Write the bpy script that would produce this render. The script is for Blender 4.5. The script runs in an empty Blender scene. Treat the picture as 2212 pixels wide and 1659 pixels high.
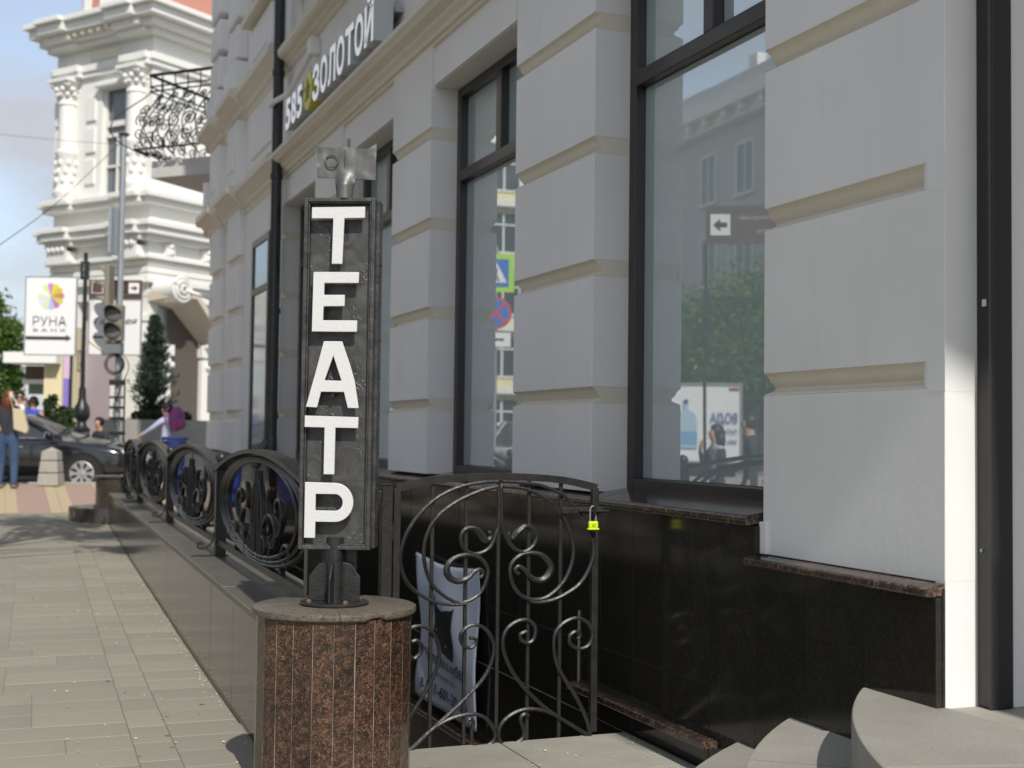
import bpy, bmesh, math, random
from mathutils import Vector, Matrix
random.seed(7)
R = math.radians
sc = bpy.context.scene
col = sc.collection

# ------------------------------------------------------------------ camera
cam_d = bpy.data.cameras.new('camera'); cam = bpy.data.objects.new('camera', cam_d); col.objects.link(cam)
EYE = Vector((0, 0, 1.3)); FPX = 2800.0; PX, PY = 1106.0, 829.5
PITCH, ROLL = R(2.32), R(0.69)
fw = Vector((0, math.cos(PITCH), math.sin(PITCH))); r0 = Vector((1, 0, 0)); u0 = r0.cross(fw)
rt = r0 * math.cos(ROLL) + u0 * math.sin(ROLL); up = u0 * math.cos(ROLL) - r0 * math.sin(ROLL)
m = Matrix((rt, up, -fw)).transposed().to_4x4(); m.translation = EYE
cam.matrix_world = m
cam_d.sensor_width = 36.0; cam_d.lens = FPX / 2212.0 * 36.0
cam_d.clip_start = 0.05; cam_d.clip_end = 3000
cam_d.dof.use_dof = True; cam_d.dof.focus_distance = 5.45; cam_d.dof.aperture_fstop = 2.9
sc.camera = cam
def at(x, y, Y):
    d = fw + rt * ((x - PX) / FPX) - up * ((y - PY) / FPX)
    return EYE + d * (Y / d.y)

# ------------------------------------------------------------------ light
SUN_EL = R(43.5); TRAVEL = R(-19.3)          # the light travels along this heading (from +Y towards +X)
trav = Vector((math.sin(TRAVEL) * math.cos(SUN_EL), math.cos(TRAVEL) * math.cos(SUN_EL), -math.sin(SUN_EL)))
sun_d = bpy.data.lights.new('sun', 'SUN'); sun_d.energy = 2.9; sun_d.angle = R(0.55); sun_d.color = (1.0, 0.955, 0.88)
sun = bpy.data.objects.new('sun', sun_d); col.objects.link(sun)
sun.rotation_euler = trav.to_track_quat('-Z', 'Y').to_euler(); sun.location = (10, -20, 30)
w = bpy.data.worlds.new('World'); sc.world = w; w.use_nodes = True
nt = w.node_tree; nt.nodes.clear()
wo = nt.nodes.new('ShaderNodeOutputWorld'); bg = nt.nodes.new('ShaderNodeBackground')
sky = nt.nodes.new('ShaderNodeTexSky'); sky.sky_type = 'NISHITA'; sky.sun_disc = False
sky.sun_elevation = SUN_EL; sky.sun_rotation = math.atan2(-trav.x, -trav.y); sky.altitude = 80; sky.dust_density = .9; sky.ozone_density = 1.2
tc = nt.nodes.new('ShaderNodeTexCoord'); mp = nt.nodes.new('ShaderNodeMapping'); mp.inputs['Scale'].default_value = (1.6, 1.6, 4.2)
n1 = nt.nodes.new('ShaderNodeTexNoise'); n1.inputs['Scale'].default_value = 2.4; n1.inputs['Detail'].default_value = 7; n1.inputs['Roughness'].default_value = .55
rp = nt.nodes.new('ShaderNodeValToRGB'); rp.color_ramp.elements[0].position = .30; rp.color_ramp.elements[1].position = .62
rp.color_ramp.elements[0].color = (.34, .34, .34, 1); rp.color_ramp.elements[1].color = (.95, .95, .95, 1)
mix = nt.nodes.new('ShaderNodeMixRGB'); bw = nt.nodes.new('ShaderNodeRGBToBW'); cg = nt.nodes.new('ShaderNodeMixRGB'); cg.blend_type = 'MULTIPLY'; cg.inputs['Fac'].default_value = 1; cg.inputs['Color2'].default_value = (.98, 1.01, 1.08, 1)
ca_ = nt.nodes.new('ShaderNodeMixRGB'); ca_.blend_type = 'ADD'; ca_.inputs['Fac'].default_value = 1; ca_.inputs['Color2'].default_value = (.35, .37, .42, 1)
L = nt.links.new
L(tc.outputs['Generated'], mp.inputs['Vector']); L(mp.outputs['Vector'], n1.inputs['Vector']); L(n1.outputs['Fac'], rp.inputs['Fac'])
L(rp.outputs['Color'], mix.inputs['Fac']); L(sky.outputs['Color'], mix.inputs['Color1']); L(sky.outputs['Color'], bw.inputs['Color']); cap = nt.nodes.new('ShaderNodeMath'); cap.operation = 'MINIMUM'; cap.inputs[1].default_value = 2.35; L(bw.outputs['Val'], cap.inputs[0]); L(cap.outputs[0], cg.inputs['Color1']); L(cg.outputs['Color'], ca_.inputs['Color1']); L(ca_.outputs['Color'], mix.inputs['Color2']); L(mix.outputs['Color'], bg.inputs['Color'])
bg.inputs['Strength'].default_value = 0.15
L(bg.outputs['Background'], wo.inputs['Surface'])
sc.view_settings.view_transform = 'Standard'; sc.view_settings.look = 'None'; sc.view_settings.exposure = 0.54; sc.view_settings.gamma = 1.0
sc.view_settings.use_curve_mapping = False
try:
    sc.cycles.use_denoising = True; sc.cycles.max_bounces = 8; sc.cycles.diffuse_bounces = 4; sc.cycles.glossy_bounces = 5
    sc.cycles.transparent_max_bounces = 12; sc.cycles.sample_clamp_indirect = 6.0; sc.cycles.caustics_reflective = False; sc.cycles.caustics_refractive = False
except Exception: pass

# ------------------------------------------------------------------ materials
MATS = {}
def mat(name, c, rough=.6, metal=0.0, spec=.5, ns=0, na=0.0, c2=None, bs=0, ba=0.0, detail=5, rnd=0.0, coat=0.0, stretch=None, blotch=0.0, bdist=.01, streak=0.0):
    """principled material: base colour c, noise mix to c2 (ns scale, na amount), bump (bs scale, ba strength), per-object variation rnd, large soft wear blotch"""
    if name in MATS: return MATS[name]
    M = bpy.data.materials.new(name); M.use_nodes = True; t = M.node_tree; p = t.nodes['Principled BSDF']
    p.inputs['Roughness'].default_value = rough; p.inputs['Metallic'].default_value = metal
    p.inputs['Specular IOR Level'].default_value = spec; p.inputs['Coat Weight'].default_value = coat
    c = tuple(c) + (1,); p.inputs['Base Color'].default_value = c
    K = t.links.new
    tcn = t.nodes.new('ShaderNodeTexCoord'); vec = tcn.outputs['Object']
    if stretch:
        mpn = t.nodes.new('ShaderNodeMapping'); mpn.inputs['Scale'].default_value = stretch; K(vec, mpn.inputs['Vector']); vec = mpn.outputs['Vector']
    cur = None
    if ns:
        n = t.nodes.new('ShaderNodeTexNoise'); n.inputs['Scale'].default_value = ns; n.inputs['Detail'].default_value = detail; K(vec, n.inputs['Vector'])
        r = t.nodes.new('ShaderNodeValToRGB'); r.color_ramp.elements[0].position = .35; r.color_ramp.elements[1].position = .65
        cc2 = tuple(c2) + (1,) if c2 else tuple(x * .6 for x in c[:3]) + (1,)
        r.color_ramp.elements[0].color = c
        r.color_ramp.elements[1].color = tuple(c[i] * (1 - na) + cc2[i] * na for i in range(3)) + (1,)
        K(n.outputs['Fac'], r.inputs['Fac']); cur = r.outputs['Color']
    if blotch:
        n = t.nodes.new('ShaderNodeTexNoise'); n.inputs['Scale'].default_value = .9; n.inputs['Detail'].default_value = 4; K(tcn.outputs['Object'], n.inputs['Vector'])
        h = t.nodes.new('ShaderNodeHueSaturation'); mr = t.nodes.new('ShaderNodeMapRange')
        mr.inputs['From Min'].default_value = .3; mr.inputs['From Max'].default_value = .7; mr.inputs['To Min'].default_value = 1 - blotch; mr.inputs['To Max'].default_value = 1 + blotch * .5
        K(n.outputs['Fac'], mr.inputs['Value']); K(mr.outputs['Result'], h.inputs['Value'])
        if cur: K(cur, h.inputs['Color'])
        else: h.inputs['Color'].default_value = c
        cur = h.outputs['Color']
    if streak:
        mq = t.nodes.new('ShaderNodeMapping'); mq.inputs['Scale'].default_value = (6, 6, .5); K(tcn.outputs['Object'], mq.inputs['Vector'])
        n = t.nodes.new('ShaderNodeTexNoise'); n.inputs['Scale'].default_value = 1.6; n.inputs['Detail'].default_value = 6; n.inputs['Roughness'].default_value = .65; K(mq.outputs['Vector'], n.inputs['Vector'])
        h = t.nodes.new('ShaderNodeHueSaturation'); mr = t.nodes.new('ShaderNodeMapRange')
        mr.inputs['From Min'].default_value = .52; mr.inputs['From Max'].default_value = .78; mr.inputs['To Min'].default_value = 1; mr.inputs['To Max'].default_value = 1 - streak
        K(n.outputs['Fac'], mr.inputs['Value']); K(mr.outputs['Result'], h.inputs['Value'])
        if cur: K(cur, h.inputs['Color'])
        else: h.inputs['Color'].default_value = c
        cur = h.outputs['Color']
    if rnd:
        oi = t.nodes.new('ShaderNodeObjectInfo'); h = t.nodes.new('ShaderNodeHueSaturation'); mr = t.nodes.new('ShaderNodeMapRange')
        mr.inputs['To Min'].default_value = 1 - rnd; mr.inputs['To Max'].default_value = 1 + rnd
        K(oi.outputs['Random'], mr.inputs['Value']); K(mr.outputs['Result'], h.inputs['Value'])
        if cur: K(cur, h.inputs['Color'])
        else: h.inputs['Color'].default_value = c
        cur = h.outputs['Color']
    if cur: K(cur, p.inputs['Base Color'])
    if bs:
        n = t.nodes.new('ShaderNodeTexNoise'); n.inputs['Scale'].default_value = bs; n.inputs['Detail'].default_value = 4; K(vec, n.inputs['Vector'])
        b = t.nodes.new('ShaderNodeBump'); b.inputs['Strength'].default_value = ba; b.inputs['Distance'].default_value = bdist
        K(n.outputs['Fac'], b.inputs['Height']); K(b.outputs['Normal'], p.inputs['Normal'])
    MATS[name] = M
    return M

def granite(name, stops, scale, rough, spec=.5, rnd=0.0, bump=0.0):
    """speckled stone: voronoi cells coloured by noise"""
    M = bpy.data.materials.new(name); M.use_nodes = True; t = M.node_tree; p = t.nodes['Principled BSDF']; K = t.links.new
    tcn = t.nodes.new('ShaderNodeTexCoord')
    v = t.nodes.new('ShaderNodeTexVoronoi'); v.inputs['Scale'].default_value = scale; v.inputs['Randomness'].default_value = 1
    n0 = t.nodes.new('ShaderNodeTexNoise'); n0.inputs['Scale'].default_value = scale * .8; n0.inputs['Detail'].default_value = 3
    mx = t.nodes.new('ShaderNodeMixRGB'); mx.inputs['Fac'].default_value = .06
    K(tcn.outputs['Object'], n0.inputs['Vector']); K(tcn.outputs['Object'], mx.inputs['Color1']); K(n0.outputs['Color'], mx.inputs['Color2']); K(mx.outputs['Color'], v.inputs['Vector'])
    sx = t.nodes.new('ShaderNodeSeparateXYZ'); K(v.outputs['Color'], sx.inputs['Vector'])
    n = t.nodes.new('ShaderNodeTexNoise'); n.inputs['Scale'].default_value = scale * 1.6; n.inputs['Detail'].default_value = 5; K(tcn.outputs['Object'], n.inputs['Vector'])
    n2 = t.nodes.new('ShaderNodeTexNoise'); n2.inputs['Scale'].default_value = 3.0; n2.inputs['Detail'].default_value = 3; K(tcn.outputs['Object'], n2.inputs['Vector'])
    a = t.nodes.new('ShaderNodeMath'); a.operation = 'MULTIPLY_ADD'; a.inputs[1].default_value = .45; K(sx.outputs['X'], a.inputs[0])
    a2 = t.nodes.new('ShaderNodeMath'); a2.operation = 'MULTIPLY_ADD'; a2.inputs[1].default_value = .45; a2.inputs[2].default_value = -.06; K(n.outputs['Fac'], a2.inputs[0])
    a3 = t.nodes.new('ShaderNodeMath'); a3.operation = 'MULTIPLY_ADD'; a3.inputs[1].default_value = .22; K(n2.outputs['Fac'], a3.inputs[0]); K(a2.outputs[0], a3.inputs[2]); K(a3.outputs[0], a.inputs[2])
    r = t.nodes.new('ShaderNodeValToRGB'); e = r.color_ramp.elements
    e[0].position, e[0].color = stops[0][0], tuple(stops[0][1]) + (1,); e[1].position, e[1].color = stops[-1][0], tuple(stops[-1][1]) + (1,)
    for q in stops[1:-1]:
        k = e.new(q[0]); k.color = tuple(q[1]) + (1,)
    K(a.outputs[0], r.inputs['Fac']); cur = r.outputs['Color']
    if rnd:
        oi = t.nodes.new('ShaderNodeObjectInfo'); h = t.nodes.new('ShaderNodeHueSaturation'); mr = t.nodes.new('ShaderNodeMapRange')
        mr.inputs['To Min'].default_value = 1 - rnd; mr.inputs['To Max'].default_value = 1 + rnd
        K(oi.outputs['Random'], mr.inputs['Value']); K(mr.outputs['Result'], h.inputs['Value']); K(cur, h.inputs['Color']); cur = h.outputs['Color']
    K(cur, p.inputs['Base Color']); p.inputs['Roughness'].default_value = rough; p.inputs['Specular IOR Level'].default_value = spec
    if bump:
        b = t.nodes.new('ShaderNodeBump'); b.inputs['Strength'].default_value = bump; b.inputs['Distance'].default_value = .002
        K(n.outputs['Fac'], b.inputs['Height']); K(b.outputs['Normal'], p.inputs['Normal'])
    MATS[name] = M
    return M

PLASTER = mat('plaster_white', (.80, .785, .77), .75, ns=1.3, na=.10, c2=(.70, .68, .655), bs=38, ba=.10, blotch=.07, spec=.2, streak=.045)
PLASTER_OLD = mat('plaster_worn', (.79, .785, .755), .8, ns=2.2, na=.12, c2=(.68, .675, .64), bs=30, ba=.10, blotch=.08, spec=.1, bdist=.006, streak=.06)
PLASTER_TRIM_BOUNCE = mat('plaster_trim_bounce', (.74, .69, .585), .75, ns=2, na=.18, c2=(.60, .55, .46), bs=30, ba=.08, spec=.2, stretch=(1, .3, 3), streak=.07)  # tan of pavement light bounced into the grooves is put into this trim colour
G_DARK = granite('granite_dark', [(.22, (.018, .018, .017)), (.50, (.024, .0235, .020)), (.66, (.034, .028, .019)), (.82, (.058, .044, .028))], 100, .12, .38, rnd=.10)
G_CURB = granite('granite_curb', [(.22, (.018, .016, .013)), (.5, (.038, .033, .026)), (.65, (.07, .055, .041)), (.8, (.11, .09, .07))], 110, .13, .55, rnd=.12)
G_BROWN = granite('granite_brown', [(.26, (.013, .010, .009)), (.42, (.030, .020, .015)), (.54, (.058, .034, .024)), (.66, (.125, .064, .040)), (.82, (.22, .125, .082))], 104, .20, .5, rnd=.14)
G_CAP = granite('granite_cap', [(.26, (.035, .031, .026)), (.46, (.10, .085, .066)), (.62, (.15, .125, .097)), (.8, (.22, .185, .145))], 130, .45, .4, bump=.3)
G_COPE = granite('granite_coping', [(.26, (.05, .046, .04)), (.46, (.105, .096, .082)), (.62, (.145, .13, .11)), (.8, (.20, .18, .155))], 120, .38, .45, rnd=.10, bump=.2)
G_SILL = granite('granite_sill', [(.25, (.022, .018, .016)), (.5, (.05, .034, .026)), (.66, (.11, .068, .047)), (.82, (.20, .14, .105))], 60, .14, .55)
IRON = mat('wrought_iron', (.019, .019, .020), .40, metal=.25, ns=22, na=.7, c2=(.036, .035, .033), bs=60, ba=.25, spec=.55)
IRON_DARK = mat('black_iron_paint', (.016, .017, .019), .38, metal=.1, ns=18, na=.5, c2=(.035, .034, .032), bs=45, ba=.18, spec=.55)
STEEL = mat('forged_steel', (.17, .168, .16), .46, metal=.55, ns=10, na=.7, c2=(.10, .10, .097), bs=24, ba=.12, spec=.5, bdist=.012)
STEEL_DARK = mat('blackened_steel', (.036, .036, .036), .45, metal=.35, ns=14, na=.85, c2=(.085, .084, .08), bs=30, ba=.4, spec=.6, bdist=.012)
WHITE_PAINT = mat('white_letter_paint', (.62, .62, .612), .5, ns=30, na=.10, c2=(.56, .54, .48), bs=70, ba=.16, spec=.4)
FRAME = mat('window_frame_brown', (.034, .029, .028), .34, ns=6, na=.3, c2=(.035, .03, .028), spec=.5)
GASKET = mat('window_spacer', (.30, .33, .34), .4)
BLIND = mat('shop_window_film', (.84, .90, .89), .8, ns=1.5, na=.10, c2=(.76, .83, .83))
SLAB = mat('pavement_slab', (.285, .266, .214), .78, ns=5, na=.30, c2=(.235, .219, .178), bs=60, ba=.22, rnd=.085, blotch=.12, spec=.35)
SLAB_JOINT = mat('pavement_joint', (.27, .245, .18), .9, ns=20, na=.4, c2=(.20, .18, .13), bs=50, ba=.3)
STEP_STONE = mat('step_stone', (.34, .325, .28), .75, ns=7, na=.35, c2=(.25, .235, .20), bs=75, ba=.3, blotch=.22, spec=.35)
WHITE_STUCCO = mat('white_stucco', (.76, .755, .715), .8, ns=2, na=.12, c2=(.70, .69, .62), bs=12, ba=.1)  # plain white stucco, one base colour with slight noise
CREAM = mat('cream_stucco', (.72, .64, .42), .8, ns=2, na=.12, c2=(.62, .55, .36))
RED_WALL = mat('terracotta_wall', (.50, .235, .175), .85, ns=3, na=.2, c2=(.44, .21, .16))
GREY_STUCCO = mat('grey_stucco', (.50, .495, .50), .8, ns=2, na=.2, c2=(.33, .33, .34), bs=10, ba=.1)
ASPHALT = mat('asphalt', (.055, .055, .056), .85, ns=14, na=.4, c2=(.085, .083, .08), bs=80, ba=.3)
CONCRETE = mat('concrete', (.36, .345, .31), .85, ns=7, na=.3, c2=(.26, .25, .22), bs=50, ba=.25)
PAVE_CREAM = mat('cream_paving', (.46, .37, .235), .85, ns=12, na=.25, c2=(.38, .30, .19))
PAVE_RED = mat('pink_paving', (.36, .255, .21), .85, ns=12, na=.25, c2=(.30, .21, .17))
BLACKM = mat('matte_black', (.012, .012, .013), .6)
WHITE_BOARD = mat('white_board', (.82, .82, .82), .45)
GREYTXT = mat('grey_print', (.68, .68, .69), .6)
DARKTXT = mat('dark_print', (.06, .06, .07), .6)
GALV = mat('galvanised_pole', (.42, .44, .46), .4, metal=.6, ns=10, na=.3)
TL_GREY = mat('signal_housing', (.22, .20, .15), .6)
LENS = mat('unlit_lens', (.16, .16, .16), .35, ns=20, na=.4)
BROWN_SIGN = mat('brown_sign', (.10, .06, .045), .5)
GLASS_DARK = mat('dark_window_glass', (.045, .055, .06), .06, spec=.8)
GLASS_GREY = mat('grey_window_glass', (.13, .15, .16), .08, spec=.8)

def glass_pane():
    M = bpy.data.materials.new('shop_glass'); M.use_nodes = True; t = M.node_tree; t.nodes.clear(); K = t.links.new
    o = t.nodes.new('ShaderNodeOutputMaterial'); tr = t.nodes.new('ShaderNodeBsdfDiffuse'); tr.inputs['Color'].default_value = (.46, .54, .54, 1)
    g = t.nodes.new('ShaderNodeBsdfGlossy'); g.inputs['Roughness'].default_value = 0.004; g.inputs['Color'].default_value = (.93, .97, .97, 1)
    f = t.nodes.new('ShaderNodeFresnel'); f.inputs['IOR'].default_value = 2.1
    ma = t.nodes.new('ShaderNodeMath'); ma.operation = 'MULTIPLY_ADD'; ma.inputs[1].default_value = 1.0; ma.inputs[2].default_value = .25; ma.use_clamp = True
    mx = t.nodes.new('ShaderNodeMixShader')
    n = t.nodes.new('ShaderNodeTexNoise'); n.inputs['Scale'].default_value = .9; n.inputs['Detail'].default_value = 1
    tcn = t.nodes.new('ShaderNodeTexCoord'); b = t.nodes.new('ShaderNodeBump'); b.inputs['Strength'].default_value = .05; b.inputs['Distance'].default_value = .02
    K(tcn.outputs['Object'], n.inputs['Vector']); K(n.outputs['Fac'], b.inputs['Height']); K(b.outputs['Normal'], g.inputs['Normal'])
    K(f.outputs['Fac'], ma.inputs[0]); K(ma.outputs[0], mx.inputs['Fac']); K(tr.outputs[0], mx.inputs[1]); K(g.outputs[0], mx.inputs[2]); K(mx.outputs[0], o.inputs['Surface'])
    return M
PANE = glass_pane()
def flat(name, c, rough=.6, **k): return mat(name, c, rough, **k)

# ------------------------------------------------------------------ mesh helpers
class MB:
    def __init__(s): s.v = []; s.f = []; s.mi = []
    def add(s, vs, fs, mi=0):
        k = len(s.v); s.v += [tuple(p) for p in vs]; s.f += [tuple(i + k for i in q) for q in fs]; s.mi += [mi] * len(fs); return s
    def box(s, x0, x1, y0, y1, z0, z1, mi=0):
        return s.add([(x0,y0,z0),(x1,y0,z0),(x1,y1,z0),(x0,y1,z0),(x0,y0,z1),(x1,y0,z1),(x1,y1,z1),(x0,y1,z1)],
                     [(0,3,2,1),(4,5,6,7),(0,1,5,4),(1,2,6,5),(2,3,7,6),(3,0,4,7)], mi)
    def prism(s, poly, a0, a1, axis='y', mi=0):
        """poly of 2D points; axis y: (x,z) swept in y; axis z: (x,y) swept in z; axis x: (y,z) swept in x"""
        n = len(poly); f = {'y': lambda p, a: (p[0], a, p[1]), 'z': lambda p, a: (p[0], p[1], a), 'x': lambda p, a: (a, p[0], p[1])}[axis]
        vs = [f(p, a0) for p in poly] + [f(p, a1) for p in poly]
        fs = [tuple(range(n)), tuple(range(2*n-1, n-1, -1))] + [(i, i+n, (i+1) % n + n, (i+1) % n) for i in range(n)]
        return s.add(vs, fs, mi)
    def tube(s, pts, r, n=6, closed=False, ry=None, upv=None, mi=0, taper=None):
        pts = [Vector(p) for p in pts]; m_ = len(pts); rings = []; ref = Vector(upv) if upv else None
        for i in range(m_):
            if closed: t = pts[(i+1) % m_] - pts[i-1]
            else: t = pts[min(i+1, m_-1)] - pts[max(i-1, 0)]
            if t.length < 1e-9: t = Vector((0,0,1))
            t.normalize()
            a = ref if ref is not None and abs(ref.dot(t)) < .98 else (Vector((0,0,1)) if abs(t.z) < .9 else Vector((1,0,0)))
            b = t.cross(a).normalized(); c = b.cross(t).normalized(); rr = r * (taper(i/(m_-1)) if taper else 1); r2 = (ry or r) * (taper(i/(m_-1)) if taper else 1)
            rings.append([pts[i] + b * (rr * math.cos(2*math.pi*(k+.5)/n)) + c * (r2 * math.sin(2*math.pi*(k+.5)/n)) for k in range(n)])
        vs = [p for q in rings for p in q]; fs = []
        for i in range(m_ if closed else m_-1):
            j = (i+1) % m_
            for k in range(n): fs.append((i*n+k, i*n+(k+1) % n, j*n+(k+1) % n, j*n+k))
        if not closed: fs += [tuple(range(n-1, -1, -1)), tuple((m_-1)*n + k for k in range(n))]
        return s.add(vs, fs, mi)
    def lathe(s, prof, n=24, c=(0,0,0), mi=0, a0=0, a1=2*math.pi, caps=True):
        full = abs(a1-a0-2*math.pi) < 1e-6; m_ = n if full else n+1; vs = []; fs = []
        for r_, z in prof:
            for k in range(m_):
                a = a0 + (a1-a0)*k/n; vs.append((c[0]+r_*math.cos(a), c[1]+r_*math.sin(a), c[2]+z))
        for i in range(len(prof)-1):
            for k in range(n):
                k2 = (k+1) % m_; fs.append((i*m_+k, i*m_+k2, (i+1)*m_+k2, (i+1)*m_+k))
        if caps and full: fs += [tuple(range(n-1, -1, -1)), tuple((len(prof)-1)*m_ + k for k in range(n))]
        return s.add(vs, fs, mi)
    def ball(s, c, r, n=10, sq=(1,1,1), mi=0):
        prof = [(max(1e-4, math.sin(math.pi*i/n)), -math.cos(math.pi*i/n)) for i in range(n+1)]; t = MB().lathe(prof, max(8, int(n*1.5)), caps=False)
        return s.add([(c[0]+p[0]*r*sq[0], c[1]+p[1]*r*sq[1], c[2]+p[2]*r*sq[2]) for p in t.v], t.f, mi)
    def xf(s, M):
        s.v = [tuple(M @ Vector(p)) for p in s.v]; return s
    def join(s, o, mi=None):
        k = len(s.v); s.v += o.v; s.f += [tuple(i+k for i in q) for q in o.f]; s.mi += (o.mi if mi is None else [mi]*len(o.f)); return s

BASE = {}
def root(name, base, rotz=0.0, label=None, cat=None, group=None, frame=None):
    """Empty at the base of a thing. base is in the frame (rotation about the world Z by `frame`)"""
    o = bpy.data.objects.new(name, None); col.objects.link(o); o.empty_display_size = .1
    fr = frame or 0.0
    o.location = Matrix.Rotation(fr, 3, 'Z') @ Vector(base); o.rotation_euler = (0, 0, fr + rotz)
    BASE[o.name] = Vector(base)
    return tag(o, label, cat, group)
def tag(o, label=None, cat=None, group=None, kind=None):
    if label: o['label'] = label
    if cat: o['category'] = cat
    if group: o['group'] = group
    if kind: o['kind'] = kind
    return o
def obj(name, mb, mats, parent=None, smooth=False, bevel=0, base=None, frame=None, local=False, ang=40):
    """mesh object from a builder. With a parent the coordinates are in the parent's frame (its base is subtracted unless local)"""
    me = bpy.data.meshes.new(name)
    if base is None: base = BASE.get(parent.name, Vector((0,0,0))) if (parent is not None and not local) else Vector((0,0,0))
    base = Vector(base)
    me.from_pydata([tuple(Vector(p) - base) for p in mb.v], [], mb.f)
    if not isinstance(mats, (list, tuple)): mats = [mats]
    for q in mats: me.materials.append(q)
    if len(mats) > 1: me.polygons.foreach_set('material_index', mb.mi)
    if smooth:
        me.polygons.foreach_set('use_smooth', [True]*len(me.polygons))
        try: me.set_sharp_from_angle(angle=R(ang))
        except Exception: pass
    me.update()
    b = bmesh.new(); b.from_mesh(me); bmesh.ops.recalc_face_normals(b, faces=b.faces[:]); b.to_mesh(me); b.free()
    o = bpy.data.objects.new(name, me); col.objects.link(o)
    if parent is not None:
        o.parent = parent; BASE[o.name] = Vector((0,0,0)) if local else base
    else:
        fr = frame or 0.0; o.location = Matrix.Rotation(fr, 3, 'Z') @ base; o.rotation_euler = (0,0,fr); BASE[o.name] = base
    if bevel:
        bm_ = o.modifiers.new('bevel', 'BEVEL'); bm_.width = bevel; bm_.segments = 2; bm_.limit_method = 'ANGLE'; bm_.angle_limit = R(35)
    return o
def copy_tree(o, parent=None):
    c = o.copy(); col.objects.link(c); c.parent = parent; BASE[c.name] = BASE.get(o.name, Vector((0,0,0)))
    for ch in list(o.children): copy_tree(ch, c)
    return c
def crom(pts, k=6):
    """Catmull-Rom through the points"""
    P = [Vector(p) for p in pts]; out = []
    for i in range(len(P)-1):
        a, b, c, d = P[max(i-1,0)], P[i], P[i+1], P[min(i+2, len(P)-1)]
        for j in range(k):
            t = j/k; out.append(.5*((2*b) + (c-a)*t + (2*a-5*b+4*c-d)*t*t + (3*b-a-3*c+d)*t**3))
    out.append(P[-1]); return out
def text_mb(body, size, depth=.004, bold=0.0, xs=1.0, spacing=1.0, align='CENTER', shear=0.0):
    """flat-lettering mesh in the XZ plane facing -Y, origin at the baseline centre"""
    c = bpy.data.curves.new('lettering', 'FONT'); c.body = body; c.size = size; c.extrude = depth; c.offset = bold; c.align_x = align; c.space_character = spacing; c.shear = shear; c.resolution_u = 3
    o = bpy.data.objects.new('lettering', c); col.objects.link(o); bpy.context.view_layer.update()
    me = o.to_mesh(); mb = MB()
    mb.add([(v.co.x*xs, -v.co.z, v.co.y) for v in me.vertices], [tuple(p.vertices) for p in me.polygons])
    o.to_mesh_clear(); bpy.data.objects.remove(o); bpy.data.curves.remove(c)
    return mb
TH = math.atan(1106/2800); TF = math.atan(1031/2800)       # facade and fence headings
FD = Vector((-math.sin(TH), math.cos(TH), 0)); FN = Vector((math.cos(TH), math.sin(TH), 0))
def facw(d, s, z): return FN*d + FD*s + Vector((0,0,z))
# ------------------------------------------------------------------ ground, roads, pavement
GHP = [(-60,-.17),(8,-.17),(9.3,-.16),(14.5,-.09),(18.9,0.0),(20.65,.08),(23.9,.30),(24.75,.38)]
def gh(s):
    for (a, x), (b, y) in zip(GHP, GHP[1:]):
        if s <= b: return x + (y-x)*max(0, (s-a)/(b-a))
    return GHP[-1][1]
S_KERB = 24.75
HOLE = (1.50, 2.955, 5.86, 17.6)                       # stairwell: d0 d1 s0 s1
def sheet(ds, ss, zf, skip=None):
    b = MB(); n = len(ss); vs = [(d, s, zf(s)) for d in ds for s in ss]; fs = []
    for i in range(len(ds)-1):
        for j in range(n-1):
            dm, sm = (ds[i]+ds[i+1])/2, (ss[j]+ss[j+1])/2
            if skip and skip(dm, sm): continue
            fs.append((i*n+j, (i+1)*n+j, (i+1)*n+j+1, i*n+j+1))
    return b.add(vs, fs)
# base ground sheet to the horizon, under everything
g = MB(); zz = -.62
hx = [-900, HOLE[0]-.2, 3.2, 900]; hy = [-900, HOLE[2], HOLE[3], 900]
for i in range(3):
    for j in range(3):
        if i == 1 and j == 1: continue
        g.add([(hx[i],hy[j],zz),(hx[i+1],hy[j],zz),(hx[i+1],hy[j+1],zz),(hx[i],hy[j+1],zz)], [(0,1,2,3)])
tag(obj('ground', g, CONCRETE, frame=TH), kind='structure')
ss = [-40,-20,-5,3,5.0,5.86] + [5.86+(8-5.86)*k/3 for k in range(1,4)] + [9.3,11,12.7,14.5,16,17.6,18.9,20.65]
ds = [-4.2,-2,-.9,0,.5,1.0,1.25,1.50,2.0,2.5,2.955,3.3]
pav = tag(obj('pavement', sheet(ds, ss, lambda s: gh(s)-.006, lambda d, s: HOLE[0] < d < HOLE[1] and HOLE[2] < s < HOLE[3]), SLAB_JOINT, frame=TH), kind='structure')
# coloured paving of the corner, laid in bands that run towards the crossing
cp = tag(obj('corner_pavement', sheet([-30,-4.2,0,3.3,14], [20.65,21.5,22.5,23.2,23.9,S_KERB], lambda s: gh(s)-.014), PAVE_RED, frame=TH), kind='structure')
tag(obj('corner_skirt', MB().box(-30,14,S_KERB-.12,S_KERB+.02,-.3,.385), CONCRETE, frame=TH), kind='structure').name = 'kerb'
x = -4.1; k = 0
while x < 4.2:
    wd = .34 if k % 2 == 0 else .47
    if k % 2 == 0:
        for x0 in (x, x+.175):
            b = sheet([x0, x0+.168], [20.66,21.5,22.5,23.2,23.9,S_KERB-.13], lambda s: gh(s)-.006)
            o = obj('paving_band', b, PAVE_CREAM, cp)
    else:
        b = sheet([x, x+wd-.02], [20.66,21.5,22.5,23.2,23.9,S_KERB-.13], lambda s: gh(s)-.008); obj('paving_band', b, PAVE_RED, cp)
    x += wd; k += 1
road = tag(obj('road', sheet([-60,-14,-4,4,60], [S_KERB,26,27.25], lambda s: .20), ASPHALT, frame=TH), kind='structure')
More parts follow.
